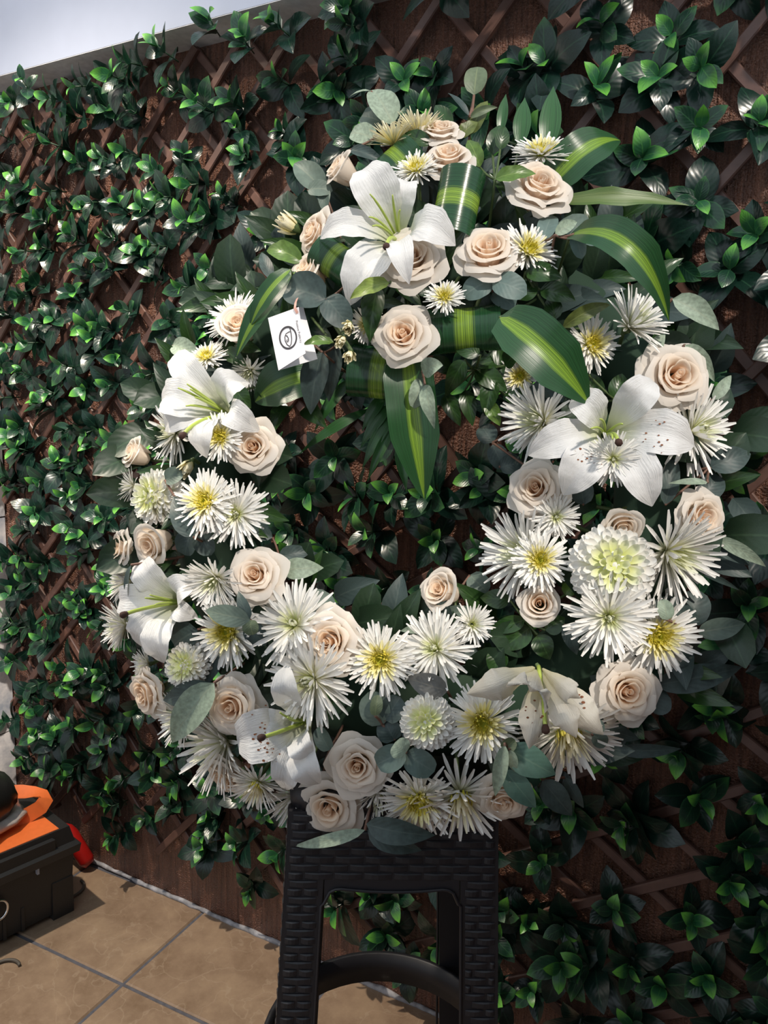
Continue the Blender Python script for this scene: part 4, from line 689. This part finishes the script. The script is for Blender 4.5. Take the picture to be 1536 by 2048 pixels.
# ---------------------------------------------------------------- wreath base
WM = Matrix(WREATH_AXES)
base = thing('wreath_base', 'round wreath base packed with dark filler leaves, standing on the stool', 'wreath', mw=WM)
t = np.linspace(0, 2*math.pi, 49)[:-1]; RC = RING_C
obj('foam_ring', MB().tube([(RC[0]+.300*math.cos(a), RC[1]+.300*math.sin(a), -.012) for a in t], .056, 10, True).mesh('foam_ring', M['foam']), base)
fl = []
for q, (k, pr, wd) in enumerate((('fill', 'lance', .42), ('olivd', 'lance', .36), ('eucd', 'lance', .5), ('fill', 'round', .6))):
    P = bez((0, 0, 0), (.5, 0, .2), (1, 0, -.05), 7); V, F, U = ribbon(P, (0, 0, 1), prof(pr, 7)*wd, cup=.15, nu=5, seed=q); fl.append(mesh('leaf', V, F, M[k], U))
r = random.Random(11)
for i in range(290):
    if i < 220: a = r.uniform(0, 6.283); rho = .300+r.uniform(-.105, .105); x, y = RC[0]+rho*math.cos(a), RC[1]+rho*math.sin(a)
    else: a = r.uniform(.9, 2.4); rho = r.uniform(.30, .44); x, y = RC[0]+rho*math.cos(a)+.01, RC[1]+rho*math.sin(a)-.02
    da = a+r.uniform(-1.2, 1.2)+(math.pi if rho < .27 else 0); e = r.uniform(.15, .9); dl = np.array((math.cos(da)*math.cos(e), math.sin(da)*math.cos(e), math.sin(e)))
    dn = np.array((-math.cos(da)*math.sin(e), -math.sin(da)*math.sin(e), math.cos(e))); Y = np.cross(dn, dl)
    w = .0+.045*math.exp(-((rho-.30)/.10)**2)
    if min((WM @ Vector((x, y, w-.02)))[2], (WM @ (Vector((x, y, w-.02))+Vector(dl)*.085))[2]) < .752: continue
    obj('leaf', r.choice(fl), base, mat4(np.array([dl, Y, dn]).T, (x, y, w-.02), r.uniform(.055, .085)))
def W3(q): return WM @ Vector(q)
WR = WA[:3, :3]
WROT = np.array(WR)

# ---------------------------------------------------------------- roses
def rose_petal(phi, span, rb, rl, z0, zt, curl, pointy, r):
    n, m = 11, 13; V = []; U = []; k1, k2 = r.uniform(-.5, .5), r.uniform(-1, 1); wob = r.uniform(.03, .07)
    for i in range(n):
        t = i/(n-1)
        for j in range(m):
            s = 2*j/(m-1)-1; wf = 0.45+0.55*t**0.6
            a = phi+s*span/2*wf
            te = t*(1-0.20*abs(s)**3.5)*(1-0.035*math.sin(5*s+k1*9))
            rr = rb+(rl-rb)*(te**0.75); z = z0+(zt-z0)*math.sin(te*math.pi/2)**1.15
            c = max(0, (te-.68)/.32); cl = curl*(0.35+1.5*s*s)*c*c
            rr += cl*1.1+pointy*c*(1-abs(s))**1.5; z -= cl*(.55+.3*abs(s))
            rr += wob*math.sin(3*s+k2*3)*te*te*.6; z += wob*math.sin(4*s+k1*6)*te*te*.5
            if t > .93: rr -= .015*curl/.15; z -= .02
            V.append((rr*math.cos(a), rr*math.sin(a), z)); U.append((j/(m-1), t))
    F = [(i*m+j, i*m+j+1, (i+1)*m+j+1, (i+1)*m+j) for i in range(n-1) for j in range(m-1)]
    return V, F, U
ROSE_LAYERS = {
 0: [(3, .20, .26, .97, .015, 170, 'rose_heart'), (4, .24, .38, .93, .04, 140, 'rose_mid'), (5, .26, .55, .86, .09, 118, 'rose_mid'), (5, .27, .74, .73, .15, 108, 'rose_outer'), (6, .26, .93, .50, .19, 98, 'rose_outer')],
 1: [(3, .22, .30, .93, .02, 165, 'rose_heart'), (3, .26, .44, .90, .06, 150, 'rose_heart'), (4, .28, .60, .84, .12, 130, 'rose_mid'), (5, .28, .80, .66, .18, 112, 'rose_outer'), (5, .26, .96, .40, .22, 108, 'rose_outer')],
 2: [(3, .20, .27, .95, .02, 150, 'rose_heart'), (4, .24, .40, .94, .05, 120, 'rose_heart'), (5, .27, .58, .90, .07, 112, 'rose_mid'), (6, .28, .76, .76, .17, 95, 'rose_outer'), (5, .27, .92, .55, .26, 105, 'rose_outer')],
 3: [(3, .22, .26, 1.05, .01, 180, 'rose_heart'), (3, .34, .44, 1.05, .04, 165, 'rose_mid'), (3, .46, .62, 1.0, .06, 160, 'rose_outer'), (4, .50, .82, .86, .14, 135, 'rose_outer')],
}
ROSE_MESH = {}
for var in range(8):
    layers = ROSE_LAYERS[var % 4]; r = random.Random(40+var); L = []
    b = MB()
    for k, (ra, sp) in enumerate(((.05, 300), (.10, 250), (.15, 220))):
        b.add(*rose_petal(k*2.3, math.radians(sp), ra*.8, ra, -.1, .93+.01*k, 0, 0, r))
    L.append(('rose_heart', b.mesh('rose_heart', M['rose_heart'])))
    for li, (cnt, rb, rl, zt, curl, span, mt) in enumerate(layers):
        ph = r.uniform(0, 6.28)
        for q in range(cnt):
            V, F, U = rose_petal(ph+q*6.283/cnt+r.uniform(-.18, .18), math.radians(span*r.uniform(.9, 1.1)), rb*.8, rl*r.uniform(.94, 1.06), -.22, zt*r.uniform(.94, 1.05), curl*r.uniform(.7, 1.3), .08+.13*li/4, r)
            L.append(('petal', mesh('petal', V, F, M[mt], U)))
    # green sepals below
    b = MB()
    for q in range(5):
        a = q*1.2566; P = bez((.1*math.cos(a), .1*math.sin(a), -.26), (.5*math.cos(a), .5*math.sin(a), -.32), (.62*math.cos(a), .62*math.sin(a), -.02), 6); b.add(*ribbon(P, (-math.cos(a), -math.sin(a), .4), prof('lance', 6)*.18, nu=3))
    b.tube([(0, 0, -.2), (0, 0, -.3), (0, 0, -.38)], [.14, .16, .06], 8)
    L.append(('calyx', b.mesh('calyx', M['stem']))); ROSE_MESH[var] = L
def stem_to_ring(root, Rl, q, name='stem', mat='stem', rad=.0028, back=0.0):
    """stalk from the flower's underside into the foam ring"""
    d = np.array((q[0]-RC[0], q[1]-RC[1])); n = np.linalg.norm(d)+1e-9; p = np.array((RC[0]+d[0]/n*.300, RC[1]+d[1]/n*.300, .0))
    a = np.array(q)+Rl[:, 2]*back; m = (a+p)/2-np.array((0, 0, .01)); P = [WROT@(x-np.array(q)) for x in (a, m, p)]
    P = bez(P[0], P[1], P[2], 5)
    b = MB(); b.tube(P, rad, 5); me = b.mesh(name, M[mat]); o = obj(name, me); o.parent = root
    o.matrix_parent_inverse = Matrix.Identity(4); o.matrix_basis = root.matrix_world.to_3x3().to_4x4().inverted_safe() ; return o
def flower_root(name, label, cat, q, d, roll, scale, group):
    Rl = frame(d); cr, sr = math.cos(roll), math.sin(roll); Rl = Rl@np.array([(cr, -sr, 0), (sr, cr, 0), (0, 0, 1)])
    wl = WM @ mat4(Rl, q, scale); root = thing(name, label, cat, mw=wl, group=group); return root, Rl
for i, (q, R_, d, var, lab) in enumerate(ROSES):
    c = np.array(q)-np.array(d)*R_*.45
    root, Rl = flower_root('rose', lab, 'rose', c, d, i*1.37, R_*1.02, 'cream roses of the wreath')
    for nm, me in ROSE_MESH[var+4*(i % 2)]: obj(nm, me, root)
    stem_to_ring(root, Rl, c, back=-R_*.3)

# ---------------------------------------------------------------- chrysanthemums
def floret(a, e, L, w, r0, bend, z0=0.0, tipc=0.0, n=6, nu=3):
    """one ray floret: starts near the middle, points out at elevation e and bends by bend (rad, positive closes inward)"""
    P = [np.array((r0*math.cos(a), r0*math.sin(a), z0+0.10*math.sin(e)))]; ee = e
    for k in range(n-1):
        ee += bend/(n-1); P.append(P[-1]+L/(n-1)*np.array((math.cos(a)*math.cos(ee), math.sin(a)*math.cos(ee), math.sin(ee))))
    W = w*np.interp(np.linspace(0, 1, n), [0, .35, .75, .93, 1], [.6, .85, 1, .9, .45])
    return ribbon(P, (-math.cos(a)*.25, -math.sin(a)*.25, 1), W, cup=.32, nu=nu)
def mum_meshes(kind, seed):
    r = random.Random(seed); D = math.radians; parts = []
    def ring(b, cnt, e, L, w, r0, bend, z0=0, je=9, jl=.12):
        ph = r.uniform(0, 6)
        for k in range(cnt):
            a = ph+k*6.283/cnt+r.uniform(-.5, .5)*6.283/cnt*.8
            b.add(*floret(a, D(e+r.uniform(-je, je)), L*(1+r.uniform(-jl*1.6, jl)), w*r.uniform(.85, 1.15), r0, bend+r.uniform(-.25, .25), z0))
    if kind == 'spider':
        o = MB()
        for cnt, e, L, bend in ((24, -14, .95, .35), (26, 2, .98, .2), (24, 16, .94, .1), (22, 29, .86, .0), (18, 42, .70, .1)): ring(o, cnt, e, L, .088, .07, bend)
        parts.append(('ray_florets', o, 'mum')); c = MB()
        for cnt, e, L, bend in ((16, 50, .52, .4), (14, 62, .34, .8), (10, 76, .24, 1.0)): ring(c, cnt, e, L, .062, .05, bend)
        parts.append(('centre_florets', c, 'mum_green'))
    elif kind == 'daisy':
        o = MB()
        for cnt, e, L, bend in ((26, -8, .98, .3), (28, 5, .95, .15), (26, 16, .86, .05), (22, 27, .70, .0)): ring(o, cnt, e, L, .10, .10, bend)
        parts.append(('ray_florets', o, 'mum')); m = MB()
        for cnt, e, L, bend in ((24, 32, .60, .1), (22, 43, .47, .3)): ring(m, cnt, e, L, .085, .12, bend)
        parts.append(('inner_florets', m, 'mum_lemon')); c = MB()
        for cnt, rr in ((20, .30), (18, .24), (14, .17), (9, .10)):
            for k in range(cnt):
                a = k*6.283/cnt+r.uniform(-.2, .2); c.add(*floret(a, D(r.uniform(55, 85)), .19*r.uniform(.8, 1.2), .075, rr, .5, .04, n=4))
        parts.append(('centre_florets', c, 'mum_yellow')); d = MB(); V = []; n = 12
        for j, (rr, z) in enumerate(((.27, .03), (.2, .09), (.1, .10), (.02, .07))):
            for k in range(n): V.append((rr*math.cos(k*6.283/n), rr*math.sin(k*6.283/n), z))
        d.add(V, [(j*n+k, j*n+(k+1) % n, (j+1)*n+(k+1) % n, (j+1)*n+k) for j in range(3) for k in range(n)]+[tuple(36+k for k in range(n))])
        parts.append(('disc', d, 'mum_disc'))
    elif kind == 'pompon':
        o = MB(); c = MB()
        for q in range(11):
            th = D(4+q*10.5); cnt = max(5, int(31*math.sin(th))); ph = r.uniform(0, 6)
            for k in range(cnt):
                a = ph+k*6.283/cnt+r.uniform(-.1, .1); t1 = th+r.uniform(-.08, .08); dr = np.array((math.sin(t1)*math.cos(a), math.sin(t1)*math.sin(a), math.cos(t1)))
                up = np.array((-math.cos(t1)*math.cos(a), -math.cos(t1)*math.sin(a), math.sin(t1))); L = r.uniform(.42, .56)*(.75 if q < 2 else 1)
                p0 = dr*.50*np.array((1, 1, .85)); p2 = p0+dr*L*.62-up*L*.42; P = bez(p0, p0+dr*L*.30-up*L*.5, p2, 6)
                W = .17*np.interp(np.linspace(0, 1, 6), [0, .5, .85, 1], [.7, 1, .85, .4])*r.uniform(.85, 1.1)
                (c if q < 3 else o).add(*ribbon(P, unit(dr*1.0+up*.25), W, cup=.35, nu=3))
        V = []; n = 14
        for jj in range(8):
            t1 = math.pi*jj/7
            for k in range(n): V.append((.52*math.sin(t1)*math.cos(k*6.283/n), .52*math.sin(t1)*math.sin(k*6.283/n), .46*math.cos(t1)))
        heart = MB().add(V, [(jj*n+k, (jj+1)*n+k, (jj+1)*n+(k+1) % n, jj*n+(k+1) % n) for jj in range(7) for k in range(n)])
        parts.append(('outer_florets', o, 'mum')); parts.append(('inner_florets', c, 'mum_green')); parts.append(('heart', heart, 'mum'))
    elif kind in ('closed', 'cdaisy', 'cream'):
        o = MB(); q = -16 if kind == 'cdaisy' else 0
        for cnt, e, L, bend in ((22, 22+q, 1.0, -.1), (24, 33+q, 1.0, -.1), (24, 44+q, .98, -.1), (20, 56+q, .92, .0)): ring(o, cnt, e, L, .09, .08, bend)
        parts.append(('ray_florets', o, 'mum_cream' if kind == 'cream' else 'mum')); c = MB()
        for cnt, e, L, bend in ((14, 64, .68, .1), (12, 74, .5, .2)): ring(c, cnt, e, L, .066, .08, bend)
        parts.append(('inner_florets', c, 'mum_green' if kind == 'closed' else 'mum_cream'))
        if kind == 'cdaisy':
            c = MB()
            for cnt, rr in ((16, .24), (12, .16), (8, .08)):
                for k in range(cnt): c.add(*floret(k*6.283/cnt+r.uniform(-.2, .2), D(r.uniform(65, 85)), .22, .055, rr, .4, .04, n=4))
            parts.append(('centre_florets', c, 'mum_yellow'))
    else:  # bud
        o = MB()
        for cnt, e, L, bend in ((9, 50, 1.0, .75), (9, 62, 1.05, .6), (7, 74, 1.0, .5)): ring(o, cnt, e, L, .22, .12, bend)
        parts.append(('ray_florets', o, 'mum_cream')); c = MB()
        for k in range(8): c.add(*floret(k*.785, D(40), .5, .22, .08, .8, -.08))
        parts.append(('sepals', c, None))
    b = MB(); b.tube([(0, 0, .03), (0, 0, -.05), (0, 0, -.14), (0, 0, -.2)], [.10, .15, .11, .05], 8); parts.append(('calyx', b, None))
    return [(n, b.mesh(n, M['stem'] if mt is None else M[mt]), n.endswith('florets')) for n, b, mt in parts]
MUM_MESH = {(k, v): mum_meshes(k, 100+7*v+len(k)) for k, nv in (('spider', 4), ('daisy', 4), ('pompon', 2), ('closed', 4), ('cdaisy', 2), ('bud', 1), ('cream', 2)) for v in range(nv)}
NV = {'spider': 4, 'daisy': 4, 'pompon': 2, 'closed': 4, 'cdaisy': 2, 'bud': 1, 'cream': 2}
for i, (q, R_, d, typ, lab) in enumerate(MUMS):
    c = np.array(q)-np.array(d)*R_*(.42 if typ == 'pompon' else .12)
    root, Rl = flower_root('chrysanthemum', lab, 'chrysanthemum', c, d, i*2.11, R_*(1.25 if typ == 'pompon' else 1.05), 'white chrysanthemums of the wreath')
    for nm, me, stuff in MUM_MESH[(typ, i % NV[typ])]:
        o = obj(nm, me, root)
        if stuff: o['kind'] = 'stuff'
    stem_to_ring(root, Rl, c, back=-R_*.18)

# ---------------------------------------------------------------- lilies
for li, (q, pets, stam, pis, lab) in enumerate(LILIES):
    root = thing('lily', lab, 'lily', mw=WM @ Matrix.Translation(q), group='white lilies of the wreath')
    wilt = 'wilted' in lab; q = np.array(q); z0 = np.array((0, 0, -.045 if not wilt else -.01))
    for k, (tip, wd, arch) in enumerate(pets):
        tp = np.array(tip)-q; n = 19; d = unit((tp[0], tp[1], 0)); L = np.linalg.norm(tp)
        midp = tp*.52+np.array((0, 0, arch+.016)); st = z0+d*.004
        P = bez(st, midp, tp-np.array((0, 0, .028 if not wilt else .0)), n)
        tt = np.linspace(0, 1, n); W = wd*np.interp(tt, [0, .12, .3, .45, .55, .68, .8, .9, .96, 1], [.16, .38, .80, .98, 1.0, .93, .74, .45, .22, .03])
        V, F, U = ribbon(P, (-d[0]*.2, -d[1]*.2, 1), W, cup=-.03 if not wilt else -.28, nu=11, ruffle=.045 if not wilt else .10, seed=li*7+k, fold=.15 if not wilt else -.1)
        # raised midrib
        V = np.array(V); U = np.array(U); 
        pe = obj('petal', mesh('petal', V, F, M['lily_wilt' if wilt else 'lily'], U), root)
        if (lab.startswith('white lily at the lower left') and k == 1) or (lab.startswith('biggest') and k in (2, 4)) or (wilt and k in (2, 5)):
            b = MB(); r = random.Random(5+k)
            for _ in range(34 if li == 3 else 14):
                t_ = r.uniform(.42, .62); s_ = r.gauss(0, .5); ii = int(t_*(n-1)); jj = min(10, max(0, int(5+s_*5))); p = V[ii*11+jj]+np.array((r.uniform(-.004, .004), r.uniform(-.004, .004), .0012)); e = r.uniform(.0006, .0022)
                b.add([p+np.array((e*math.cos(a), e*math.sin(a)*.7, .0003)) for a in np.linspace(0, 6.283, 7)[:-1]], [tuple(range(6))])
            o = obj('pollen_stain', b.mesh('pollen_stain', M['pollen'], False), pe); o['label'] = 'brown pollen specks'
    for tip in stam:
        tp = np.array(tip)-q; P = bez(z0, tp*.5+np.array((0, 0, .012)), tp, 8); obj('stamen', MB().tube(P, [.0016]*6+[.0012, .0009], 5).mesh('stamen', M['stamen']), root)
    tp = np.array(pis)-q; P = bez(z0, tp*.45+np.array((0, 0, .016)), tp, 9); b = MB().tube(P, .0024, 6)
    pi = obj('pistil', b.mesh('pistil', M['stamen']), root); pi['label'] = 'green pistil'
    obj('stigma', MB().tube([tp-unit(tp)*.004, tp, tp+unit(tp)*.004, tp+unit(tp)*.006], [.003, .0042, .0042, .002], 7).mesh('stigma', M['anther']), pi)
    stem_to_ring(root, np.eye(3), q, back=-.045)

# ---------------------------------------------------------------- sprigs and striped leaves
SHAPE = {'stripe': 'strap', 'blade': 'blade', 'bladeo': 'blade', 'eucr': 'round', 'olive': 'lance', 'olivd': 'lance', 'olivb': 'lance', 'lime': 'lance'}
def one_leaf(b0, t0, wd, kind, arch, roll, org, seed):
    p0 = np.array(b0)-org; p1 = np.array(t0)-org; L = np.linalg.norm(p1-p0); big = kind in ('stripe',); n = 17 if big else 11
    P = bez(p0, (p0+p1)/2+np.array((0, 0, 2*arch*L)), p1-np.array((0, 0, .12*L if not big else .02)), n)
    shp = SHAPE.get(kind, 'round' if wd/L > .62 else 'lance'); W = prof(shp, n)*wd; W[0] = min(W[0], .004)
    d = unit(p1-p0); side = np.cross(d, (0, 0, 1)); a = math.radians(roll); nr = np.array((0, 0, 1))*math.cos(a)+side*math.sin(a)
    r = random.Random(seed)
    ruf = .12 if kind == 'bladeo' else (.07 if kind in ('olive', 'lime', 'olivb') else .02)
    return ribbon(P, nr, W, cup=.06 if big else r.uniform(-.02, .14), nu=9 if big else 7, ruffle=ruf, fold=r.uniform(.02, .12), seed=seed)
CAT = {'eucalyptus_sprig': 'eucalyptus', 'eucalyptus_leaf': 'eucalyptus', 'laurel_sprig': 'laurel', 'laurel_leaf': 'laurel', 'bamboo_palm_frond': 'palm frond', 'ruffled_leaf': 'leaf', 'cordyline_leaf': 'striped leaf'}
for si, (nm, lab, lv) in enumerate(SPRIGS):
    org = np.array(lv[0][0]); root = thing(nm, lab, CAT[nm], mw=WM @ Matrix.Translation(org), group='striped leaves of the wreath' if nm == 'cordyline_leaf' else 'greenery of the wreath')
    for k, (b0, t0, wd, kind, arch, roll) in enumerate(lv):
        V, F, U = one_leaf(b0, t0, wd, kind, arch, roll, org, si*31+k)
        obj('leaf' if len(lv) > 1 else 'blade', mesh('leaf', V, F, M[kind], U), root)
    b = MB()
    for (b0, *_r) in lv[1:]:
        p = np.array(b0)-org
        if np.linalg.norm(p) > .006: b.tube(bez((0, 0, 0), p*.5-np.array((0, 0, .01)), p, 5), .0016, 5)
    d = np.array((org[0]-RC[0], org[1]-RC[1])); nn = np.linalg.norm(d); p = np.array((RC[0]+d[0]/nn*.30, RC[1]+d[1]/nn*.30, .0))-org
    b.tube(bez((0, 0, 0), p*.5-np.array((0, 0, .012)), p, 6), .0018, 5); obj('stem', b.mesh('stem', M['twig' if nm.startswith('euc') else 'stem']), root)
for q, a, wd, rd, lab in LOOPS:
    root = thing('cordyline_leaf', lab, 'striped leaf', mw=WM @ Matrix.Translation(q), group='striped leaves of the wreath')
    a = math.radians(a); ax = np.array((math.cos(a), math.sin(a), 0)); tr = np.array((-math.sin(a), math.cos(a), 0)); z = np.array((0, 0, 1.0))
    ph = np.linspace(-2.5, 2.5, 21); P = [rd*(math.cos(p)*z*.9+math.sin(p)*tr)-z*rd*.5 for p in ph]; nr = [math.cos(p)*z+math.sin(p)*tr for p in ph]
    V, F, U = ribbon(P, np.array(nr), [wd]*21, nu=9, cup=0.02); obj('blade', mesh('blade', V, F, M['band'], U), root)
    d = np.array((q[0]-RC[0], q[1]-RC[1])); nn = np.linalg.norm(d); p = np.array((RC[0]+d[0]/nn*.30, RC[1]+d[1]/nn*.30, .0))-np.array(q)
    obj('stem', MB().tube(bez(-z*rd*1.2, p*.6, p, 5), .003, 5).mesh('stem', M['stem']), root)

# ---------------------------------------------------------------- gift card
def build_card():
    K = {k: np.array(v) for k, v in CARD.items()}; org = K['TL']
    root = thing('gift_card', 'white folded card with a round spiral emblem, hanging at the left of the top cluster', 'card', mw=WM @ Matrix.Translation(org))
    for k in K: K[k] = K[k]-org
    def sheet(a, b, c, d, nm):
        n = unit(np.cross(b-a, d-a)); t = .0006; V = [a, b, c, d, a-n*t, b-n*t, c-n*t, d-n*t]
        return obj(nm, MB().add(V, [(0, 1, 2, 3), (7, 6, 5, 4), (0, 4, 5, 1), (1, 5, 6, 2), (2, 6, 7, 3), (3, 7, 4, 0)]).mesh(nm, M['card'], False), root)
    fr = sheet(K['BL'], K['BR'], K['TR'], K['TL'], 'front_leaf'); sheet(K['BL'], K['bBR'], K['bTR'], K['TL'], 'back_leaf')
    ex = K['TR']-K['TL']; ey = K['BL']-K['TL']; n = unit(np.cross(K['BR']-K['BL'], K['TL']-K['BL'])); 
    def at(x, y, h=.0006): return K['TL']+ex*x+ey*y+n*h
    # emblem: heavy ring with a stalk and a spiral inside
    t = np.linspace(0, 6.2832, 33)[:-1]; b = MB(); V = []
    for a in t:
        for rr in (1.0, .84): V.append(at(.50+.285*rr*math.cos(a), .48+.215*rr*math.sin(a)))
    F = [(2*i, 2*((i+1) % 32), 2*((i+1) % 32)+1, 2*i+1) for i in range(32)]; b.add(V, F)
    def line(pts, w):
        P = np.array([at(*p) for p in pts]); V, F, U = ribbon(P, n, [w]*len(P), nu=2); b.add(V, F, U)
    line([(.60, .285), (.615, .34), (.62, .42), (.60, .53), (.555, .61), (.50, .645)], .0011)
    sp = [(.60, .385), (.545, .385), (.46, .40), (.405, .45), (.395, .52), (.43, .60), (.50, .645)]; line(sp, .0011)
    sp = [(.43, .425), (.48, .44), (.505, .49), (.495, .54), (.465, .555), (.445, .53), (.465, .505)]; line(sp, .0011)
    em = obj('emblem', b.mesh('emblem', M['ink'], False), fr); em['label'] = 'dark ring with a spiral leaf inside'
    cu = bpy.data.curves.new('lettering', 'FONT'); cu.body = 'Positive Publicity'; cu.size = .0042; cu.align_x = 'CENTER'; cu.align_y = 'CENTER'; cu.materials.append(M['ink'])
    tx = obj('lettering', cu, fr); X = unit(ey); Y = unit(np.cross(n, X)); tx.matrix_local = mat4(np.array([X, Y, n]).T, at(.86, .44))
    bpy.context.view_layer.update(); dg = bpy.context.evaluated_depsgraph_get(); me = bpy.data.meshes.new_from_object(tx.evaluated_get(dg)); me.materials.clear(); me.materials.append(M['ink']); mw = tx.matrix_local.copy()
    bpy.data.objects.remove(tx); bpy.data.curves.remove(cu); obj('lettering', me, fr, mw)
    p = K['TR']-ex*.12+ey*.06; P = [p+np.array((-.002, .022, -.012)), p+np.array((-.001, .012, -.002)), p+np.array((.0, .003, .003)), p+np.array((.003, -.003, .002))]
    V, F, U = ribbon(P, n, [.0035]*4, nu=2); rb = obj('ribbon', mesh('ribbon', V, F, M['ribbon'], U), root); rb['label'] = 'pink hanging ribbon'
build_card()
